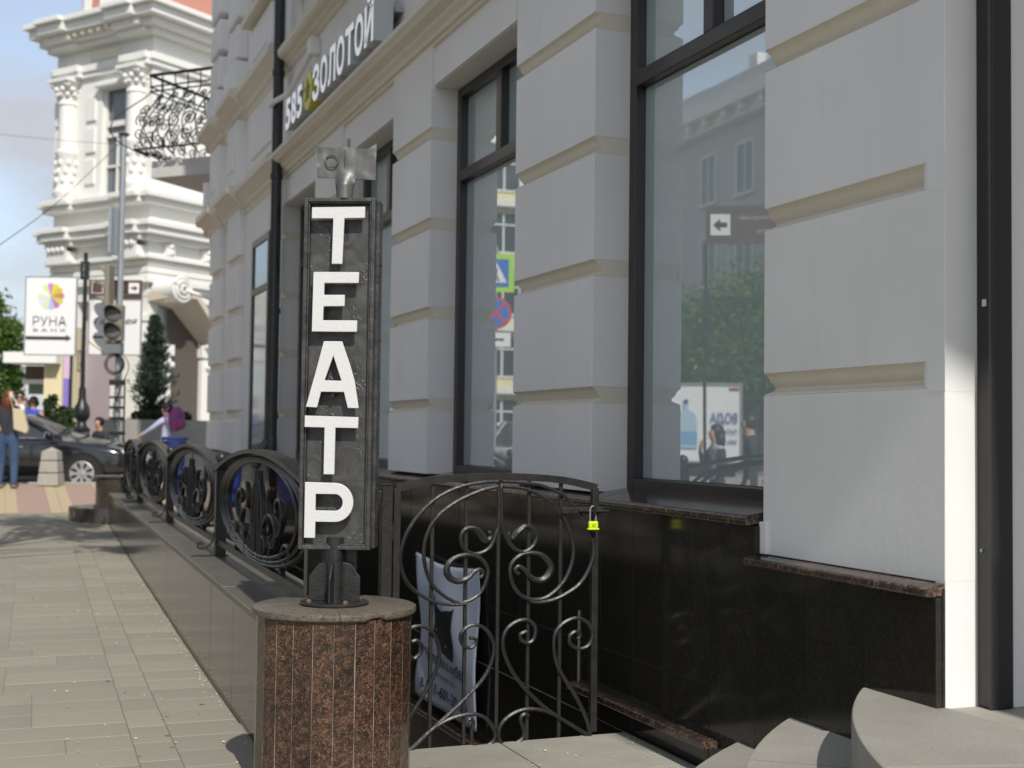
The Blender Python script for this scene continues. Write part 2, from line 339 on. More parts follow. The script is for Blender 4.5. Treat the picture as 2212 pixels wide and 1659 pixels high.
tag(obj('street', sheet([-13.5,-9,-4.35], [-60,0,8,14.5,18.9,20.65,23.9,S_KERB,35.5,90], lambda s: gh(s)-.17), ASPHALT, frame=TH), kind='structure')
tag(obj('street_kerb', sheet([-4.4,-4.2], [-60,0,8,14.5,18.9,20.65], lambda s: gh(s)-.01), CONCRETE, frame=TH), kind='structure')
tag(obj('far_pavement', sheet([-13,-4.4,4,60], [27.25,60,140], lambda s: .33), CONCRETE, frame=TH), kind='structure')
tag(obj('far_kerb', MB().box(-13,60,27.18,27.38,.1,.335), CONCRETE, frame=TH), kind='structure')
tag(obj('opposite_pavement', sheet([-40,-13.5], [-60,0,8,14.5,20.65,23.9,35,90], lambda s: gh(s)-.02), CONCRETE, frame=TH), kind='structure')

# paving slabs (fence frame: perp, along)
sl_rest = MB(); cnt = 0; rg = random.Random(3); cache = {}
rot_f = TF - TH
def s_of(p, a): return (Matrix.Rotation(rot_f, 3, 'Z') @ Vector((p, a, 0))).y
def lay(x0, x1, a, ln):
    global cnt
    sm = s_of((x0+x1)/2, a+ln/2)
    if sm > 20.6 or s_of(x0, a) < 0: return
    gap = .0018; z = gh(sm); sl = (gh(sm+.2)-gh(sm-.2))/.4; tilt = rg.uniform(-.0010, .0010); key = (round(x1-x0, 2), round(ln, 2))
    if a < 14.5 and x1 > -.05 and cnt < 285:
        if key not in cache:
            hx_, hy_ = (x1-x0)/2-gap, ln/2-gap; b = MB(); e = .002
            vs = [(-hx_,-hy_,-.03),(hx_,-hy_,-.03),(hx_,hy_,-.03),(-hx_,hy_,-.03)] + [(-hx_,-hy_,-e),(hx_,-hy_,-e),(hx_,hy_,-e),(-hx_,hy_,-e)] + [(-hx_+e,-hy_+e,0),(hx_-e,-hy_+e,0),(hx_-e,hy_-e,0),(-hx_+e,hy_-e,0)]
            b.add(vs, [(8,9,10,11)] + [(i, (i+1)%4, (i+1)%4+4, i+4) for i in range(4)] + [(i+4, (i+1)%4+4, (i+1)%4+8, i+8) for i in range(4)])
            o = obj('paving_slab', b, SLAB, pav, local=True); cache[key] = o
        else:
            o = cache[key].copy(); col.objects.link(o)
        q = Matrix.Rotation(rot_f, 3, 'Z') @ Vector(((x0+x1)/2, a+ln/2, 0))
        o.location = (q.x, q.y, z + tilt); o.rotation_euler = (math.atan(sl), tilt, rot_f); cnt += 1
    else:
        t = MB().box(x0+gap, x1-gap, a+gap, a+ln-gap, -.03, 0)
        t.v = [(lambda v: (v.x, v.y, gh(v.y)+p[2]))(Matrix.Rotation(rot_f, 3, 'Z') @ Vector((p[0], p[1], 0))) for p in t.v]
        sl_rest.join(t)
a = 4.2
while a < 20.4:                                        # long slabs laid across the walk
    x = .477; first = True
    while x > -.85:
        wd = rg.choice((.30,.45,.60,.60)) if first else rg.choice((.45,.60,.60)); lay(x-wd, x, a, .30); x -= wd; first = False
    a += .30
for x0, x1, ln, a in ((.477,.66,.36,4.25),(.66,1.012,.30,4.1)):   # edging bands along the wall
    while a < 20.4: lay(x0, x1, a, ln); a += ln
tag(obj('paving_slab_far', sl_rest, SLAB, pav), kind='stuff').name = 'paving_slabs_beyond'
# larger slabs at the head of the stairs and round the pedestal
for (d0, d1, s0, s1) in [(1.62,2.27,5.2,5.86),(2.275,2.945,5.2,5.86),(1.62,2.27,4.2,5.195),(2.275,2.945,4.2,5.195),(1.06,1.615,4.7,5.5),(1.06,1.615,3.9,4.695),(1.62,2.27,3.4,4.195),(2.275,2.945,3.4,4.195)]:
    obj('paving_slab', MB().box(d0+.001, d1-.001, s0+.001, s1-.001, gh(s1)-.05, gh(s1)+.003), STEP_STONE, pav, bevel=.0015)
# petals and grit blown along the wall
pt = MB(); rg = random.Random(11)
for i in range(520):
    if i < 260: p, a = 1.005 - abs(rg.gauss(0, .035)), rg.uniform(7.5, 13.5) if i < 190 else rg.uniform(6, 18)
    else: p, a = rg.uniform(-.6, .98), rg.uniform(4.5, 15)
    q = Matrix.Rotation(rot_f, 3, 'Z') @ Vector((p, a, 0)); r_ = rg.uniform(.004, .010); t_ = rg.uniform(0, 6.28)
    vs = [(q.x+r_*math.cos(t_+k_*1.571)*(1 if k_ % 2 else .6), q.y+r_*math.sin(t_+k_*1.571), gh(q.y)+.006+rg.uniform(0, .006)) for k_ in range(4)]; pt.add(vs, [(0,1,2,3)])
for i in range(60):
    d, s = rg.uniform(1.75, 2.93), rg.uniform(5.0, 5.84) if i < 45 else rg.uniform(4.5, 5)
    if i % 2: d = 2.93 - abs(rg.gauss(0, .1))
    r_ = rg.uniform(.004, .009); t_ = rg.uniform(0, 6.28)
    pt.add([(d+r_*math.cos(t_+k_*1.571), s+r_*math.sin(t_+k_*1.571)*.7, gh(5)+.008+rg.uniform(0, .005)) for k_ in range(4)], [(0,1,2,3)])
tag(obj('fallen_petals', pt, flat('petal', (.62, .58, .36), .8), frame=TH), 'small pale yellow petals strewn over the paving along the low wall', 'petals', kind='stuff')

# stairwell behind the gate
st = root('basement_stairwell', (2.2, 5.86, -.17), label='dark stone stairwell sunk behind the scrolled iron gate', cat='stairwell', frame=TH)
for k in range(11):
    s0 = 5.865 + .30*k; obj('stair_tread', MB().box(HOLE[0]+.01, HOLE[1]-.06, s0, s0+.31, -.17-.17*(k+1)-.1, -.17-.17*(k+1)), CONCRETE, st)
obj('stair_landing', MB().box(HOLE[0], HOLE[1], 9.16, HOLE[3], -2.35, -2.22), CONCRETE, st)
obj('end_wall', MB().box(HOLE[0], HOLE[1], HOLE[3], HOLE[3]+.2, -2.3, -.05), G_CURB, st)
obj('head_wall', MB().box(HOLE[0], HOLE[1], HOLE[2]-.2, HOLE[2]-.004, -2.3, -.19), G_CURB, st)

# ------------------------------------------------------------------ the shop building (facade frame: d into the wall, s along the street)
bld = root('shop_building', (3.0, 8.0, -.17), label='long white plastered shop building with dark granite base and tall windows', cat='building', frame=TH)
obj('core_wall', MB().box(3.46, 12, -6, 20.2, -2.3, 11.5), PLASTER, bld)
ZG = [1.577, 2.276, 2.957, 3.65]; GHH = .092
def groove(s0, s1, zt):
    q = [(3.0,0),(3.014,-.010),(3.030,-.032),(3.031,-.046),(3.050,-.068),(3.060,-.086),(3.058,-.098),(3.034,-.112),(3.012,-.120),(3.0,-.13),(3.45,-.13),(3.45,0)]
    return MB().prism([(a, zt+b*GHH/.13) for a, b in q], s0, s1)
def pillar(s0, s1, z0, worn=False):
    zs = [z0] + ZG; tops = [z-GHH for z in ZG] + [4.28]
    for i, (a, b) in enumerate(zip(zs, tops)):
        obj('rustic_block', MB().box(3.0, 3.45, s0, s1, a, b), PLASTER_OLD if worn and i < 2 else PLASTER, bld, bevel=.0035)
    for z in ZG: obj('groove_moulding', groove(s0+.001, s1-.001, z), PLASTER_TRIM_BOUNCE, bld, smooth=True, ang=50)
PILL = [(3.57,4.70,.82),(6.41,7.58,1.005),(9.35,10.37,1.01),(12.12,13.25,1.01),(14.95,15.45,1.01)]
for i, (a, b, z) in enumerate(PILL): pillar(a, b, z, i == 0)
for z in ZG: obj('groove_stop', MB().prism([(2.9993,3.5693),(2.9993,3.660),(3.006,3.684),(3.022,3.700),(3.06,3.71),(3.2,3.71),(3.2,3.5693)], z-GHH-.012, z+.012, axis='z'), PLASTER_OLD if z < 2 else PLASTER, bld)
obj('door_jamb_foot', MB().box(3.0005, 3.45, 3.5705, 3.62, .385, .83), PLASTER, bld)
obj('lintel', MB().box(3.03, 3.46, -6, 15.2, 3.957, 4.45), PLASTER, bld)
for a, b in [(4.70,6.41),(7.58,9.35),(10.37,12.12),(13.25,14.95)]:
    obj('lintel_rebate', MB().box(3.012, 3.04, a+.04, b-.04, 3.962, 4.2), PLASTER, bld)
obj('cable_bracket', MB().box(2.985, 3.04, 11.86, 11.93, 3.96, 4.09), GALV, bld, bevel=.005)
obj('frieze', MB().box(3.03, 3.46, -6, 15.2, 4.45, 5.66), PLASTER, bld)
CORN = [(3.04,4.26),(3.005,4.27),(3.0,4.295),(2.975,4.30),(2.965,4.33),(2.93,4.36),(2.925,4.385),(2.86,4.41),(2.835,4.445),(2.82,4.455),(2.82,4.50),(2.84,4.508),(3.04,4.535)]
obj('lower_cornice', MB().prism(CORN, 1.5, 14.98), PLASTER_TRIM_BOUNCE, bld, smooth=True, ang=25)
CORN2 = [(3.04,5.50),(3.0,5.51),(2.99,5.54),(2.95,5.56),(2.945,5.585),(2.89,5.605),(2.865,5.64),(2.86,5.70),(2.90,5.715),(3.04,5.73)]
obj('upper_cornice', MB().prism(CORN2, 1.5, 14.98), PLASTER_TRIM_BOUNCE, bld, smooth=True, ang=25)
# second floor piers, panels and windows
for a, b in [(-6,4.9),(6.3,7.7),(9.2,10.5),(12.0,13.4),(14.4,15.2)]:
    obj('upper_pier', MB().box(3.06, 3.46, a, b, 5.66, 9.2), PLASTER, bld)
for a, b in [(4.9,6.3),(7.7,9.2),(10.5,12.0),(13.4,14.4)]:
    obj('parapet_panel', MB().box(3.09, 3.46, a, b, 5.66, 6.25), PLASTER, bld, bevel=.01)
    obj('panel_moulding', MB().box(3.075, 3.10, a+.12, b-.12, 5.82, 6.1), PLASTER_TRIM_BOUNCE, bld, bevel=.015)
    obj('upper_sill', MB().box(2.98, 3.3, a-.08, b+.08, 6.25, 6.33), PLASTER_TRIM_BOUNCE, bld, bevel=.01)
    f_ = obj('upper_window', MB().box(3.27, 3.33, a, a+.09, 6.33, 8.4).box(3.27, 3.33, b-.09, b, 6.33, 8.4).box(3.27, 3.33, a+.09, b-.09, 7.6, 7.7).box(3.27, 3.33, a+.09, b-.09, 8.3, 8.4), PLASTER_TRIM_BOUNCE, bld)
    obj('pane', MB().box(3.30, 3.31, a+.09, b-.09, 6.34, 8.3), GLASS_GREY, f_)
obj('upper_wall', MB().box(3.06, 3.46, -6, 15.2, 8.4, 11.5), PLASTER, bld)
# windows
def window(a, b, name='window'):
    z0, z1, t0, t1 = 1.02, 3.957, 3.235, 3.32; md = (a+b)/2
    f = obj(name, MB().box(3.215, 3.30, a, a+.075, z0, z1).box(3.215, 3.30, b-.075, b, z0, z1).box(3.215, 3.30, a+.075, b-.075, z0, z0+.06).box(3.215, 3.30, a+.075, b-.075, z1-.07, z1)
            .box(3.213, 3.30, a+.074, b-.074, t0, t1).box(3.216, 3.30, md-.05, md+.05, t1, z1-.07), FRAME, bld, bevel=.006)
    for i, (p, q, r_, s_) in enumerate([(a+.075,b-.075,z0+.06,t0),(a+.075,md-.05,t1,z1-.07),(md+.05,b-.075,t1,z1-.07)]):
        obj('pane', MB().box(3.276, 3.282, p+.004, q-.004, r_+.004, s_-.004), PANE, f)
        obj('spacer', MB().box(3.284, 3.296, p, p+.022, r_, s_).box(3.284, 3.296, q-.022, q, r_, s_).box(3.284, 3.296, p+.022, q-.022, r_, r_+.018).box(3.284, 3.296, p+.022, q-.022, s_-.018, s_), GASKET, f)
    obj('backing_blind', MB().box(3.40, 3.43, a+.02, b-.02, z0+.02, z1-.02), BLIND, f)
for a, b in [(4.70,6.41),(7.58,9.35),(10.37,12.12),(13.25,14.95)]: window(a, b)
# granite base
SILL = [(3.26,1.034),(3.26,.985),(2.945,.938),(2.927,.940),(2.922,.952),(2.926,.972),(2.94,.982)]
for a, b in [(4.715,6.2),(6.205,7.9),(7.905,9.6),(9.605,11.4),(11.405,13.2),(13.205,14.9)]:
    obj('granite_sill', MB().prism(SILL, a, b), G_SILL, bld, bevel=.003)
LEDG = [(3.005,.818),(3.005,.775),(2.93,.772),(2.921,.782),(2.922,.800),(2.93,.806)]
obj('granite_ledge', MB().prism(LEDG, 3.575, 4.73), G_SILL, bld, bevel=.003)
obj('plaster_patch', MB().box(2.985, 3.02, 4.655, 4.712, .82, .955), PLASTER, bld, bevel=.006)
obj('plinth_core', MB().box(2.99, 3.459, 3.572, 15.1, -2.3, .80), G_DARK, bld)
obj('plinth_core', MB().box(2.99, 3.255, 4.72, 15.1, .80, .94), G_DARK, bld)
pc = {}
def panel(s0, s1, z0, z1, m=G_DARK):
    key = (round(s1-s0, 3), round(z1-z0, 3))
    if key not in pc:
        o = obj('granite_panel', MB().box(-.0125, .0125, -(s1-s0)/2+.0012, (s1-s0)/2-.0012, -(z1-z0)/2+.0012, (z1-z0)/2-.0012), m, bld, local=True, bevel=.0015); pc[key] = o
    else:
        o = pc[key].copy(); col.objects.link(o)
    rel = Vector((2.9765 + random.uniform(-.0012, .0012), (s0+s1)/2, (z0+z1)/2)) - BASE[bld.name]; o.location = rel
    o.rotation_euler = (0, random.uniform(-.0015, .0015), random.uniform(-.0015, .0015))
s = 3.572
while s < 4.70: panel(s, s+.376, -.3, .772); s += .376
s = 4.70
while s < 14.9:
    panel(s, s+.376, .20, .938); panel(s, s+.376, -.6, .20); panel(s, s+.376, -1.4, -.6); s += .376
obj('stair_ledge', MB().box(2.885, 2.99, 4.985, 6.46, -.055, -.020), G_SILL, bld, bevel=.005)
obj('stair_ledge', MB().box(2.885, 2.99, 6.47, 12.0, -.72, -.685), G_SILL, bld, bevel=.005)
obj('sealant_joint', MB().box(2.955, 2.966, 6.455, 6.463, -.02, .36), flat('sealant', (.45, .40, .34), .8), bld)
# shop door on the right
dr = obj('door_frame', MB().box(3.135, 3.22, 3.49, 3.569, .40, 3.955).box(3.15, 3.22, 3.50, 3.52, .40, 3.955), flat('door_black', (.020, .019, .018), .4), bld, bevel=.004)
obj('door_bead', MB().tube([(3.132,3.50,.40),(3.132,3.50,3.95)], .008, 8), FRAME, dr)
obj('cable_clip', MB().box(3.128, 3.136, 3.517, 3.537, 1.765, 1.79), flat('clip_plastic', (.62, .62, .55), .5), dr, bevel=.003)
obj('door_screw', MB().ball((3.134, 3.545, .93), .007, 6), GALV, dr)
obj('vestibule_wall', MB().box(3.222, 5.2, 3.505, 3.569, .40, 3.957), PLASTER, bld)
obj('vestibule_back', MB().box(5.2, 5.3, -.2, 3.6, .40, 3.957), PLASTER, bld)
obj('vestibule_floor', MB().box(2.99, 5.2, -.2, 3.568, .30, .398), STEP_STONE, bld)
obj('rustic_block', MB().box(3.0, 3.45, -6, -.07, -.1, 4.28), PLASTER, bld)
# down pipe with a wall bracket box
pipe = obj('down_pipe', MB().tube(crom([(2.89,14.75,11),(2.89,14.75,6),(2.89,14.75,1.45),(2.885,14.75,1.30),(2.80,14.80,1.10),(2.74,14.83,.98)],5), .062, 14), IRON_DARK, bld, smooth=True)
for z in (1.5, 2.7, 4.25, 5.45, 6.6): obj('pipe_collar', MB().tube([(2.89,14.75,z-.03),(2.89,14.75,z+.03)], .074, 14), IRON_DARK, pipe, smooth=True)
obj('pipe_shoe', MB().tube(crom([(2.82,14.79,1.16),(2.76,14.82,1.03),(2.70,14.85,.93)],3), .075, 14), IRON_DARK, pipe, smooth=True)
cm = obj('cable_conduit', MB().tube([(2.80,14.75,5.06),(2.82,14.6,5.08),(2.93,14.35,5.12),(2.98,13.4,5.35)], .03, 8), PLASTER, bld)
obj('junction_box', MB().box(2.92, 3.03, 13.25, 13.42, 5.28, 5.46), PLASTER, bld, bevel=.012)
obj('conduit_drop', MB().box(2.97, 3.03, 13.31, 13.36, 4.95, 5.28), PLASTER, bld)
obj('shading_roof_cornice', MB().prism([(3.1,11.1),(2.95,11.12),(2.9,11.3),(2.7,11.36),(2.42,11.5),(2.40,11.62),(3.1,11.75)], -6.8, 20.3), PLASTER_TRIM_BOUNCE, bld)  # unseen overhang, its depth and start shaped to throw shade on the facade
obj('roof', MB().box(3.1, 12.4, -6.8, 20.3, 11.5, 11.76), CONCRETE, bld)

# left bay of the building with pilasters, heavier cornices and the cut corner
wing = root('corner_bay', (3.0, 17.5, -.17), label='white pilastered corner bay with heavy stepped cornices beside the down pipe', cat='building', frame=TH)
obj('wall', MB().box(2.99, 3.46, 15.25, 20.0, .95, 11.4), PLASTER, wing)
obj('plinth', MB().box(2.92, 3.46, 15.0, 20.05, -1, .95), G_DARK, wing)
fw_ = obj('window', MB().box(2.965, 2.988, 15.55, 15.62, 1.0, 3.75).box(2.965, 2.988, 16.58, 16.68, 1.0, 3.75).box(2.965, 2.988, 15.62, 16.58, 3.05, 3.13).box(2.965, 2.988, 15.62, 16.58, 3.67, 3.75), FRAME, wing)
obj('pane', MB().box(2.982, 2.987, 15.62, 16.58, 1.0, 3.67), GLASS_GREY, fw_)
for a, b in [(17.35,18.25),(18.95,19.85)]:
    zs = [.95]+[z+.02 for z in (1.58,2.28,2.96,3.65)]; tp = [z-.12 for z in zs[1:]]+[4.3]
    for z0, z1 in zip(zs, tp): obj('rustic_block', MB().box(2.90, 3.0, a, b, z0, z1), PLASTER, wing, bevel=.02)
    for z in zs[1:]: obj('groove_moulding', MB().box(2.94, 3.0, a+.02, b-.02, z-.12, z), PLASTER_TRIM_BOUNCE, wing)
def corn(prof, d0, s0, s1, dd, z0):
    return MB().prism([(d0-a*dd if a else 3.1, z0+b) for a, b in prof], s0, s1)
CP = [(0,-.22),(.05,-.21),(.12,-.19),(.15,-.15),(.35,-.11),(.40,-.07),(.62,-.03),(.80,.02),(1,.05),(1,.13),(.9,.15),(0,.22)]
for a, b, dd in [(14.99,17.2,.19),(17.2,18.4,.29),(18.4,18.85,.21),(18.85,20.05,.30)]:
    obj('lower_cornice', corn(CP, 3.0, a, b, dd, 4.42), PLASTER_TRIM_BOUNCE, wing, smooth=True, ang=25)
    obj('upper_cornice', corn(CP, 3.0, a, b, dd, 5.72), PLASTER_TRIM_BOUNCE, wing, smooth=True, ang=25)
for a, b in [(15.6,16.9)]:
    obj('frieze_panel', MB().box(2.965, 3.0, a, b, 4.85, 5.3), PLASTER, wing, bevel=.02)
for a, b in [(17.4,18.2),(19.0,19.8)]:
    obj('frieze_pedestal', MB().box(2.86, 3.0, a, b, 4.62, 5.5), PLASTER, wing, bevel=.012)
    obj('frieze_panel', MB().box(2.845, 2.87, a+.18, b-.18, 4.85, 5.3), PLASTER, wing, bevel=.012)
    zs = [6.35+.55*k for k in range(8)]
    obj('pedestal_block', MB().box(2.80, 3.0, a-.05, b+.05, 5.9, 6.3), PLASTER, wing, bevel=.02)
    for z in zs: obj('rustic_block', MB().box(2.84, 3.0, a, b, z, z+.46), PLASTER, wing, bevel=.03)
for a, b in [(15.5,16.9)]:
    obj('parapet_panel', MB().box(2.93, 3.0, a, b, 5.95, 6.55), PLASTER, wing, bevel=.02); obj('panel_moulding', MB().box(2.915, 2.94, a+.2, b-.2, 6.08, 6.42), PLASTER, wing, bevel=.02)
    obj('upper_sill', MB().box(2.82, 3.0, a-.1, b+.1, 6.6, 6.7), PLASTER_TRIM_BOUNCE, wing, bevel=.015)
    f_ = obj('upper_window', MB().box(2.93, 2.985, a, a+.1, 6.7, 9).box(2.93, 2.985, b-.1, b, 6.7, 9), PLASTER_TRIM_BOUNCE, wing); obj('pane', MB().box(2.975, 2.985, a+.1, b-.1, 6.7, 9), GLASS_GREY, f_)
# cut corner (45 degrees) closing the bay
cut = MB().prism([(3.0,20.0),(3.0,20.05),(6.2,23.2),(10,23.2),(10,20.0)], -.5, 11.4, axis='z')
obj('cut_corner_wall', cut, PLASTER, wing)
cc = MB()
for z0, z1, e in [(4.2,4.3,.08),(4.3,4.45,.17),(4.45,4.56,.28),(5.5,5.6,.08),(5.6,5.75,.17),(5.75,5.86,.28)]:
    cc.prism([(3.0-e,20.06),(3.0-e*.98,20.06+e*.5),(6.2-e*.7,23.2+e*.7),(6.2,23.1),(3.0,20.06)], z0, z1, axis='z')
obj('corner_cornice', cc, PLASTER_TRIM_BOUNCE, wing, bevel=.02)
obj('wall_lamp_bracket', MB().tube([(2.9,19.6,3.3),(2.55,19.75,3.42)], .03, 8), PLASTER, wing)
obj('alarm_box', MB().box(2.80, 2.9, 19.9, 20.02, 4.72, 5.1), WHITE_BOARD, wing, bevel=.01)

# shop sign: channel letters on the frieze, read from the street
sg = root('shop_sign', (2.98, 12.0, 4.56), label='white raised channel letters reading 585 ЗОЛОТОЙ along the frieze', cat='shop sign', frame=TH)
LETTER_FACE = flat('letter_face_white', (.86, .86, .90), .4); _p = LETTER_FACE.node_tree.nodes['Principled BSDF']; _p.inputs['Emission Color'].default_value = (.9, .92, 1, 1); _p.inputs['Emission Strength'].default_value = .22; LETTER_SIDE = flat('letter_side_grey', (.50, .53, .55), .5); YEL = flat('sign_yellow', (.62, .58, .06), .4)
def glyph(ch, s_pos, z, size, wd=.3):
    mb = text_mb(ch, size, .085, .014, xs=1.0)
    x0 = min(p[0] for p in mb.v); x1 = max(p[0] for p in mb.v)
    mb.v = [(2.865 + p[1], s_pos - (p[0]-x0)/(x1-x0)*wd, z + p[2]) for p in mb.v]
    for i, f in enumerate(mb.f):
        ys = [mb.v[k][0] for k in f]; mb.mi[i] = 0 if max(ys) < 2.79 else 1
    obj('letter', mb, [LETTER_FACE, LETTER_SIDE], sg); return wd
sp = 13.76
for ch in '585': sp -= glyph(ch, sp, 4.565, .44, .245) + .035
sp -= .03; yr = .19; zc = 4.73; sc_ = sp - yr
star = []
for k in range(10):
    a_ = math.pi/2 + k*math.pi/5; rr_ = .125 if k % 2 == 0 else .055; star.append((rr_*math.cos(a_), rr_*math.sin(a_)))
disc = MB().prism([(sc_+yr*math.cos(t*math.pi/14), zc+yr*math.sin(t*math.pi/14)) for t in range(28)], 2.78, 2.96, axis='x')
dk = obj('yellow_disc', disc, YEL, sg)
obj('star', MB().prism([(sc_-a_, zc+b_) for a_, b_ in star], 2.773, 2.785, axis='x'), flat('star_ochre', (.25, .17, .02), .6), dk)
sp = sc_ - yr - .03
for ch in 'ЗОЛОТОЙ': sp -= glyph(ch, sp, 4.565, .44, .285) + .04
obj('mount_rail', MB().box(2.955, 3.03, sp, 13.7, 4.62, 4.66).box(2.955, 3.03, sp, 13.7, 4.80, 4.84), GALV, sg)

# curved entrance steps on the right
ent = root('entrance_steps', (2.6, 3.2, -.17), label='pale stone curved entrance steps at the foot of the granite base', cat='steps', frame=TH)
def arc_slab(r_, z0, z1, dmax=2.965, rin=None):
    c0, s0 = 5.19, 1.75; a1 = math.acos(max(-1, min(1, (c0-dmax)/r_))); n = 48
    pts = [(c0 - r_*math.cos(-a1+2*a1*k/n), s0 + r_*math.sin(-a1+2*a1*k/n)) for k in range(n+1)]
    b = MB(); vs = []; e = .012
    for off, z in [(0, z0), (0, z1-e), (e*.3, z1-e*.3), (e, z1)]:
        for (d, s_) in pts:
            v = Vector((c0-d, s_-s0)); v2 = v*((r_-off)/r_); vs.append((c0-v2.x, s0+v2.y, z))
    n1_ = n+1; fs = []
    for i in range(3):
        for k in range(n): fs.append((i*n1_+k, i*n1_+k+1, (i+1)*n1_+k+1, (i+1)*n1_+k))
    fs.append(tuple(3*n1_+k for k in range(n1_)))
    return b.add(vs, fs)
obj('landing', arc_slab(3.15, .195, .40, 3.0), STEP_STONE, ent, smooth=True)
for a0_, a1_ in [((2.05,2.05),(2.99,2.62)),((2.30,2.98),(4.6,2.35)),((2.25,.9),(4.6,.9)),((3.25,3.2),(3.30,1.0))]:
    dv = (Vector(a1_)-Vector(a0_)).normalized(); nv = Vector((-dv.y, dv.x))*.0022; A_, B_ = Vector(a0_), Vector(a1_)
    obj('slab_joint', MB().prism([tuple(A_-nv), tuple(B_-nv), tuple(B_+nv), tuple(A_+nv)], .3995, .4006, axis='z'), flat('joint_pale', (.40,.375,.32), .9), ent)
obj('step', arc_slab(3.50, .01, .195), STEP_STONE, ent, smooth=True)
obj('step', arc_slab(3.81, -.18, .012), STEP_STONE, ent, smooth=True)

for r_, z_ in ((3.50,.195),(3.81,.012)):               # stones of the curved treads
    for k in range(9):
        a_ = R(38-k*9.5); c_, s_ = math.cos(a_), math.sin(a_); q_ = [(5.19-rr_*c_-t_*s_, 1.75+rr_*s_-t_*c_) for rr_, t_ in ((r_-.36,-.0018),(r_-.004,-.0018),(r_-.004,.0018),(r_-.36,.0018))]
        obj('slab_joint', MB().prism(q_, z_-.0005, z_+.0008, axis='z'), flat('joint_dirt', (.16,.15,.125), .95), ent)
gm = MB(); rg = random.Random(77)
for i in range(26):
    p, a = rg.uniform(-.7, .98), 4.6+9*rg.random()**1.5; q = Matrix.Rotation(rot_f, 3, 'Z') @ Vector((p, a, 0)); r_ = rg.uniform(.006,.016)
    gm.add([(q.x+r_*math.cos(k*.785)*rg.uniform(.8,1.2), q.y+r_*math.sin(k*.785)*rg.uniform(.8,1.2), gh(q.y)+.0032) for k in range(8)], [tuple(range(8))])
tag(obj('trodden_gum', gm, flat('gum_grey', (.17,.155,.125), .9), frame=TH), 'dark trodden gum spots scattered over the pavement slabs', 'gum spots', kind='stuff')
# ------------------------------------------------------------------ low granite wall under the railing (fence frame: p across, a along)
wall = root('low_wall', (1.25, 12.0, -.17), label='long low polished granite wall with a flat coping under the iron railing', cat='wall', frame=TF)
obj('wall_core', MB().box(1.045, 1.47, 6.12, 19.0, -2.3, .41), G_CURB, wall)
a = 6.12; pk = None
while a < 18.9:
    b = min(a+.92, 18.99); 
    if pk is None or b-a < .9:
        o = obj('granite_panel', MB().box(-.011, .011, -(b-a)/2+.001, (b-a)/2-.001, -.40, .40), G_CURB, wall, local=True, bevel=.0015); pk = pk or o
    else: o = pk.copy(); col.objects.link(o)
    o.location = Vector((1.034+random.uniform(-.0008,.0008), (a+b)/2, .0)) - BASE[wall.name]; o.rotation_euler = (0, random.uniform(-.001,.001), random.uniform(-.0012,.0012)); a += .92
obj('end_panel', MB().box(1.03, 1.47, 19.0, 19.02, -.3, .408), G_CURB, wall)
a = 6.10
while a < 19.0:
    b = min(a+1.28, 19.04); obj('coping_slab', MB().box(1.008, 1.50, a+.0015, b-.0015, .41, .444+random.uniform(-.001,.001)), G_COPE, wall, bevel=.005); a += 1.28

